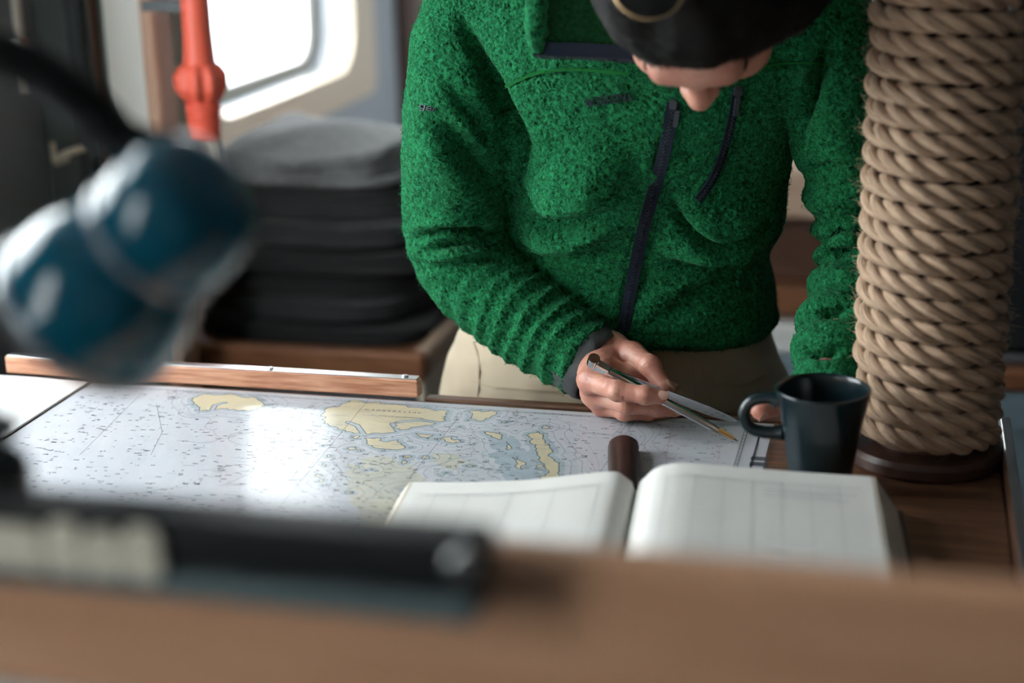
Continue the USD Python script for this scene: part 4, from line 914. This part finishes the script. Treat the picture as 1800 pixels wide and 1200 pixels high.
def embroider(s, h, p0, p1, name):
    t_ = meshkit.text_mesh(s, 1.0, .1); V = t_.vertices; w = V[:, 0].max(); p0, p1 = np.array(p0, float), np.array(p1, float); d = p1-p0; up_ = np.array([d[1], -d[0]])/np.linalg.norm(d)*h
    px_ = p0 + V[:, :1]/w*d + V[:, 1:2]*up_
    gx = (p0+d/2) + np.array([(a, b) for a in np.linspace(-.6, .6, 7)*np.hypot(*d) for b in np.linspace(-h, h, 5)])@np.array([d/np.hypot(*d), up_/h]); pos, nn = on_jacket(gx, 0, 10)
    fq = lambda z: np.column_stack([np.ones(len(z)), (z-p0)/50, ((z-p0)/50)**2, np.prod((z-p0)/50, axis=1)]); cf = np.linalg.lstsq(fq(gx), pix(pos)[:, 2], rcond=None)[0]; dp = fq(px_)@cf
    nn = nn.mean(0); t_.vertices = np.array([A(x, y, z_) for (x, y), z_ in zip(px_, dp)]) + nn*(.0016+V[:, 2:]*.012); obj(name, t_, 'embroid', jacket, smooth=False, label='navy embroidered lettering')
embroider('NORRØNA', 15, (1030,187), (1114,176), 'lettering'); embroider('ger', 11, (738,190), (768,198), 'lettering')
# collar: an open stand-up collar, its left flap turned out with the zip along its lower edge
def patch(grid_px, dep, nu=40, nv=24, th=.004):
    """A cloth panel through a coarse grid of sight points with depths."""
    g = np.array([[A(x, y, d_) for (x, y), d_ in zip(r, dr)] for r, dr in zip(grid_px, dep)]); from scipy.interpolate import RectBivariateSpline as RB
    a, b = np.linspace(0, 1, g.shape[0]), np.linspace(0, 1, g.shape[1]); S = np.stack([RB(a, b, g[:, :, i], kx=min(3, len(a)-1), ky=min(3, len(b)-1))(np.linspace(0,1,nv), np.linspace(0,1,nu)) for i in range(3)], -1)
    du, dv_ = np.gradient(S, axis=1), np.gradient(S, axis=0); n_ = np.cross(du, dv_); n_ /= np.linalg.norm(n_, axis=-1, keepdims=True); n_ *= np.where((n_@FW) > 0, -1, 1)[..., None]
    V = np.concatenate([S.reshape(-1, 3), (S-n_*th).reshape(-1, 3)]); i, j = np.meshgrid(np.arange(nv-1), np.arange(nu-1), indexing='ij'); k = (i*nu+j).ravel(); N = nu*nv
    f = [np.stack([k, k+1, k+nu+1], 1), np.stack([k, k+nu+1, k+nu], 1), np.stack([N+k, N+k+nu+1, N+k+1], 1), np.stack([N+k, N+k+nu, N+k+nu+1], 1)]
    ed = np.concatenate([np.arange(nu-1), np.arange(nu-1, N-1, nu), np.arange(N-1, N-nu, -1), np.arange(N-nu, 0, -nu)]); e2_ = np.roll(ed, -1); f += [np.stack([ed, ed+N, e2_+N], 1), np.stack([ed, e2_+N, e2_], 1)]
    m = trimesh.Trimesh(V, np.vstack(f), process=False); m.fix_normals(); return m, S
d0 = float(np.median(jq[fi[jt.query_ball_point([1020, 120], 10)], 2]))-.012
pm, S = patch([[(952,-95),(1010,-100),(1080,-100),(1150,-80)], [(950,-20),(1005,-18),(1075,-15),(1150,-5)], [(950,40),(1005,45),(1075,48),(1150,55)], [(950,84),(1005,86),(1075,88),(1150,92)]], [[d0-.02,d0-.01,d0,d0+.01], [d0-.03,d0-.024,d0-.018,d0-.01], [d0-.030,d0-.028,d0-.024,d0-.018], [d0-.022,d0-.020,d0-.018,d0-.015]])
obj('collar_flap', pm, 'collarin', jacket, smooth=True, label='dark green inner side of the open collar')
rl_ = spline(np.array([A(948,-110,d0-.022), A(945,-20,d0-.034), A(942,45,d0-.034), A(946,92,d0-.024)]), 60); m = tube(rl_, np.interp(np.linspace(0,1,60), [0,.85,1], [.0115,.011,.006]), 20); vv = m.vertices; m.vertices = vv+vnormals(m)*((meshkit.fbm(vv*160, 2, 9)-.5)*.006)[:, None]
obj('collar_roll', m, 'fleece', jacket, smooth=True)
zl = spline(np.array([A(938,96,d0-.026), A(965,99,d0-.028), A(1030,101,d0-.027), A(1090,105,d0-.025), A(1150,110,d0-.022)]), 60); nn = np.tile(-FW, (60, 1))
obj('collar_zip', ribbon(zl+UP*.007, nn, .014)[0], 'collartape', jacket); ms = []
for k, i in enumerate(np.linspace(1, 58, 54)):
    c = np.array([np.interp(i, np.arange(60), zl[:, a]) for a in range(3)]); ms.append(trimesh.creation.box([.0014,.0025,.0032]).apply_translation(c-UP*.001-FW*.0012))
obj('collar_zip_teeth', cat(*ms), 'zipteeth', jacket, smooth=False, kind='stuff')
# cuff of the right sleeve
cd_ = armR[-1, :3]-armR[-8, :3]; cd_ /= np.linalg.norm(cd_); o = armR[-1, :3]
def cuff(o, d, r, l, flare):
    u = np.cross(d, [0,0,1]); u /= np.linalg.norm(u); w = np.cross(d, u); m = lathe([(r*.80,-.02),(r*1.0,-.02),(r*1.01,0),(r*.985,l*.6),(r*flare,l),(r*flare-.004,l-.001),(r*.78,-.005)], 60); V = m.vertices.copy(); a = np.arctan2(V[:,1], V[:,0])
    k = 1+.02*np.sin(a*5+V[:,2]*160)+.015*np.sin(a*9-V[:,2]*240); m.vertices = o+(V[:, :1]*u+V[:, 1:2]*w)*k[:, None]*np.array([1,1,1])+V[:, 2:]*d; m.fix_normals(); return m
obj('cuff', cuff(o, cd_, .0430, .018, .95), 'cuff', jacket, smooth=True, label='dark grey elastic cuff')
cl_d = armL[-1, :3]-armL[-8, :3]; cl_d /= np.linalg.norm(cl_d); obj('cuff', cuff(armL[-1, :3], cl_d, .028, .012, .94), 'cuff', jacket, smooth=True, label='dark grey elastic cuff')
# loose pile standing off the cloth
wgt = np.clip(-(jn@FW)+.35, 0, 1)*(jq[:, 0] > 650)*(jq[:, 0] < 1560)*(jq[:, 1] > -40); zk_ = cKDTree(np.vstack([pix(zp)[:, :2], pix(qp)[:, :2]])); wgt *= zk_.query(jq[:, :2], workers=-1)[0] > 13; wgt /= wgt.sum()
NP = 9000; ids = rng.choice(len(v), NP, p=wgt); b0 = v[ids]+rng.normal(0, .0012, (NP, 3)); nl = jn[ids]; rd = rng.normal(0, 1, (NP, 3)); rd -= nl*(rd*nl).sum(1, keepdims=True); rd /= np.linalg.norm(rd, axis=1, keepdims=True); r2 = np.cross(nl, rd)
L_ = rng.uniform(.0016, .0030, NP)[:, None]
pp = np.stack([b0-nl*.001, b0+nl*L_*.45+rd*L_*.25, b0+nl*L_*.62+rd*L_*.65+r2*L_*.2, b0+nl*L_*.40+rd*L_*1.0+r2*L_*.5], 1)
curves('pile', pp.reshape(-1, 3), np.full(NP, 4), np.tile([.0005,.0005,.0004,.0002], NP), 'pile', jacket)

# ---- trousers, shoes
def sdf_trouser(p):
    zt = float(P(1100, 560, 1.70)[2]); a0, a1 = P(816, 700, 1.79), P(1352, 690, 1.79); cx = (a0[0]+a1[0])/2; a = (a1[0]-a0[0])/2
    hw = np.interp(p[:, 2], [.55,.75,.88,.93,1.02], [a*1.0,a*1.0,a*1.0,a*.985,a*.93]); e = 2.5
    d = ((np.abs((p[:, 0]-cx)/hw)**e+np.abs((p[:, 1]-1.80)/.122)**e)**(1/e)-1)*.12
    d = np.maximum(d, p[:, 2]-zt); d = np.maximum(d, .80-p[:, 2])
    for s in (-1, 1):
        c = chain(p, [(np.array([cx+s*a*.5,1.80,.84]), .118), (np.array([cx+s*a*.52,1.80,.47]), .085), (np.array([cx+s*a*.55,1.82,.09]), .072)], .04); d = smin(d, np.maximum(c, .06-p[:, 2]), .05)
    return d - .005*(meshkit.noise(p*[16,16,26], 41)-.5) - .003*(meshkit.noise(p*[40,40,70], 42)-.5)
tr = nets(sdf_trouser, [-.62,1.62,.03], [.02,2.0,1.10], .0055)
obj('trousers', tr, 'trouser', pe, smooth=True); trs = stage.GetPrimAtPath('/World/person/trousers')
tv = np.array(tr.vertices); tn = vnormals(tr); tq = pix(tv); tf = np.flatnonzero((tn@FW) < -.1); tt_ = cKDTree(tq[tf, :2])
def on_tr(pts, lift):
    o_, n__ = [], []
    for x, y in pts:
        i = tf[tt_.query([x, y])[1]]; n__.append(tn[i]); o_.append(A(x, y, tq[i, 2])+tn[i]*lift)
    return smooth1(np.array(o_), 7), smooth1(np.array(n__), 7)
for l, w, nm in [([(1232,645),(1262,672),(1300,678),(1345,660)], .004, 'pocket_edge'), ([(1215,640),(1222,690),(1226,730)], .0022, 'seam'), ([(832,600),(842,640),(838,700)], .0025, 'seam'), ([(826,668),(870,680),(930,684),(1000,690)], .002, 'seam'), ([(1170,640),(1165,700)], .008, 'belt_loop')]:
    pos, nn = on_tr(spline(np.array(l, float), 50), .0012); obj(nm, ribbon(pos, nn, w)[0], 'trouserseam', trs)
for s in (-1, 1):
    f_ = lambda p, s=s: smin(cone(p, (-.30+s*.135,1.84,.055), (-.30+s*.145,1.66,.042), .05, .040), cone(p, (-.30+s*.135,1.83,.06), (-.30+s*.135,1.83,.12), .05, .045), .03)
    g_ = lambda p, f_=f_: np.maximum(f_(p), .003-p[:, 2])
    obj('shoe', nets(g_, [-.30+s*.14-.09,1.58,-.01], [-.30+s*.14+.09,1.93,.20], .007), 'rubber', pe, smooth=True)

# ---- hair, brows, lashes
def hl(q): return np.asarray(HC)+np.asarray(q)*HS @ HR.T
def sdf_hair(p):
    q = ((p-HC.astype(np.float32)) @ HR.astype(np.float32))/HS
    d = ell(q, (-.004,.018,.045), (.096,.108,.098)); d = smin(d, ell(q, (.060,.01,.03), (.070,.070,.065)), .03)
    d = smin(d, ell(q, (-.05,.03,.0), (.045,.06,.07)), .03)
    line = .073 - .035*np.clip(np.abs(q[:, 0])/.075, 0, 1)**2                     # hairline
    cut = -(q[:, 1]*.55+.055) - (q[:, 2]-line)*.9
    cut = np.maximum(cut, (-q[:, 1]-.02)*.6-(q[:, 2]+.03)*.5)
    d = np.maximum(d, cut); d = np.maximum(d, -(q[:, 2]+.075))
    return (d - .003*(meshkit.noise(q*[60,14,30], 51)-.5))*HS
hr = nets(sdf_hair, HC-[.17,.17,.17], HC+[.17,.20,.17], .003); relax(hr, 6)
obj('hair', hr, 'hair', pe, smooth=True); hair = stage.GetPrimAtPath('/World/person/hair')
hb_ = cKDTree(np.array(mH.vertices)); hbn_ = vnormals(mH)
hv = np.array(hr.vertices); hn = vnormals(hr); hq = (hv-HC)@HR/HS; ok = np.flatnonzero((hq[:, 2] > -.04) & ((hn@FW) < .35)); NH = 7000
ids = rng.choice(ok, NH); kt = cKDTree(hv); hp_ = []
cur = hv[ids].copy(); dirl = np.column_stack([np.sign(hq[ids, 0]+.02)*(.45+rng.normal(0, .12, NH)), .55+rng.normal(0, .15, NH), -.25+rng.normal(0, .15, NH)]) @ HR.T
seq = [cur.copy()]
for k in range(6):
    _, ii = kt.query(cur); nn = hn[ii]; dd = dirl-nn*(dirl*nn).sum(1, keepdims=True); dd /= np.linalg.norm(dd, axis=1, keepdims=True); cur = hv[ii]*.5+cur*.5+dd*.007+nn*rng.uniform(.0, .0016, (NH, 1)); seq.append(cur.copy())
fr = np.flatnonzero((hq[:, 1] < -.045) & (hq[:, 2] < .088) & (hq[:, 2] > .015)); i2 = rng.choice(fr, 1500); c2_ = hv[i2].copy(); d2_ = np.column_stack([hq[i2, 0]*4+rng.normal(0, .25, 1500), np.full(1500, -.55), rng.normal(-.55, .2, 1500)])@HR.T; fq_ = [c2_.copy()]
for k in range(3):
    _, ii = hb_.query(c2_); nn = hbn_[ii]; dd = d2_-nn*(d2_*nn).sum(1, keepdims=True); dd /= np.linalg.norm(dd, axis=1, keepdims=True); c2_ = c2_+dd*rng.uniform(.001, .0034, (1500, 1)); fq_.append(c2_+nn*.0012)
curves('hairline_strands', np.stack(fq_, 1).reshape(-1, 3), np.full(1500, 4), np.tile([.0005,.0005,.0004,.0001], 1500), 'hair', hair)
curves('hair_strands', np.stack(seq, 1).reshape(-1, 3), np.full(NH, 7), np.tile([.0004]*6+[.0002], NH), 'hairstrand', hair)
hb = cKDTree(np.array(mH.vertices)); hbn = vnormals(mH)
for s in (-1, 1):
    for nm, row, r in (('eyebrow', [(s*.012,-.097,.020),(s*.024,-.095,.026),(s*.038,-.083,.026),(s*.046,-.074,.022)], .0020), ('eyelashes', [(s*.020,-.099,.003),(s*.031,-.102,.001),(s*.043,-.093,.002)], .0016)):
        pts = hl(spline(np.array(row), 24)); _, ii = hb.query(pts); pts = np.array(mH.vertices)[ii]+hbn[ii]*.0008; obj(nm, tube(smooth1(pts, 5), r*np.sin(np.linspace(.25, np.pi-.2, 24)), 8), 'brow', hair if False else body, smooth=True)
# ---- sunglasses pushed up on the head: a thing of their own
sg = thing('sunglasses', 'round dark sunglasses with thin gold rims pushed up on the hair', 'sunglasses')
hpx = pix(hv)
def hair_depth(x, y):
    i = np.flatnonzero(np.hypot(hpx[:, 0]-x, hpx[:, 1]-y) < 12); return hpx[i, 2].min()
for k, xo in enumerate((1140, 1262)):
    c = A(xo, -19-48*k, min(hair_depth(xo, 30), hair_depth(xo, -60))-.010)
    nz = -FW*.9+UP*.35; nz /= np.linalg.norm(nz); eu = np.cross(UP, nz); eu /= np.linalg.norm(eu); ew = np.cross(nz, eu)
    R_ = .0285; a = np.linspace(0, 2*np.pi, 49); loop = c+R_*(np.cos(a)[:, None]*eu+np.sin(a)[:, None]*ew)
    obj('rim', tube(loop, .0011, 8), 'gold', sg, smooth=True); obj('lens', to_plane(lathe([(0,.0035),(.014,.0027),(.0278,0),(.0278,-.001),(0,.001)], 48), c, eu, ew), 'lens', sg)
    cs_.append(c) if k else None
    if k == 0: cs_ = [c]
obj('bridge', tube(spline([cs_[0]+eu*.0285+ew*.004, (cs_[0]+cs_[1])/2+ew*.010, cs_[1]-eu*.0285+ew*.004], 16), .0012, 8), 'gold', sg)
for k, s in ((0, -1), (1, 1)):
    obj('temple', tube(spline([cs_[k]+s*eu*.0285+ew*.006, cs_[k]+s*eu*.036+FW*.03+ew*.012, cs_[k]+s*eu*.034+FW*.10+ew*.01], 20), .0013, 8), 'gold', sg)

# ---- dividers held over the chart: a thing of their own
dv = thing('dividers', 'polished steel chart dividers held in the right hand, points on the chart', 'dividers')
hg = P(1042, 637, 1.534); t1 = T(1299, 776, Zc+.0024); t2 = T(1304, 744, Zc+.0024)
def leg(o, tip, w0, w1, th, up_):
    d = tip-o; L = np.linalg.norm(d); d /= L; n_ = up_-d*(up_@d); n_ /= np.linalg.norm(n_); s = np.cross(n_, d)
    prof = [(0,w0*.9),(.03,w0),(.30,w0*1.05),(.80,w1),(.93,w1*.62),(.995,w1*.10)]; u = np.linspace(0, .995, 30); w = np.interp(u, *zip(*prof)); tk = np.interp(u, [0,.8,1], [th,th*.8,th*.15])
    c = o+d*(u*L)[:, None]; V = []
    for a, b in ((-1,-.55),(-.6,-1),(.6,-1),(1,-.55),(1,.55),(.6,1),(-.6,1),(-1,.55)): V.append(c+s*(a*w/2)[:, None]+n_*(b*tk/2)[:, None])
    V = np.stack(V, 1).reshape(-1, 3); f = []
    for i in range(29):
        for j in range(8): k = (j+1) % 8; f += [(i*8+j, i*8+k, i*8+8+k), (i*8+j, i*8+8+k, i*8+8+j)]
    m = trimesh.Trimesh(V, f, process=False); m = cat(m, trimesh.convex.convex_hull(V[:8]), trimesh.convex.convex_hull(V[-16:])); return m, d, n_, s
upv = -FW*.75+UP*.65
lm, d1, n1, s1 = leg(hg+n_*0 if False else hg, t1, .0088, .0080, .0048, upv); obj('leg', lm, 'steel', dv, smooth=25, label='near steel leg')
lm2, d2, n2, s2 = leg(hg+upv/np.linalg.norm(upv)*-.0052, t2, .0100, .0105, .0030, -FW*.75-UP*.50); obj('leg', lm2, 'steel', dv, smooth=25, label='far steel leg')
L1 = np.linalg.norm(t1-hg); obj('point', tube([hg+d1*L1*.86+n1*.0012, hg+d1*L1*.93+n1*.0008, hg+d1*L1*.965], [.0030,.0026,.0016], 10), 'brass', dv, label='brass sleeve of the point')
obj('hinge', to_plane(lathe([(0,.0052),(.004,.0052),(.0058,.0036),(.0062,.001),(.0062,-.0075),(0,-.0075)], 36), hg+n1*.0005, s1, d1) , 'steel', dv)
obj('hinge_screw', to_plane(lathe([(0,.0068),(.0022,.0066),(.0034,.0050),(.0034,.004),(0,.004)], 24), hg+n1*.0005, s1, d1), 'brushed', dv)
obj('hinge_block', to_plane(B(-.0050,.0050,.004,.020,-.0045,.0032,.0012), hg, s1, d1), 'steel', dv)
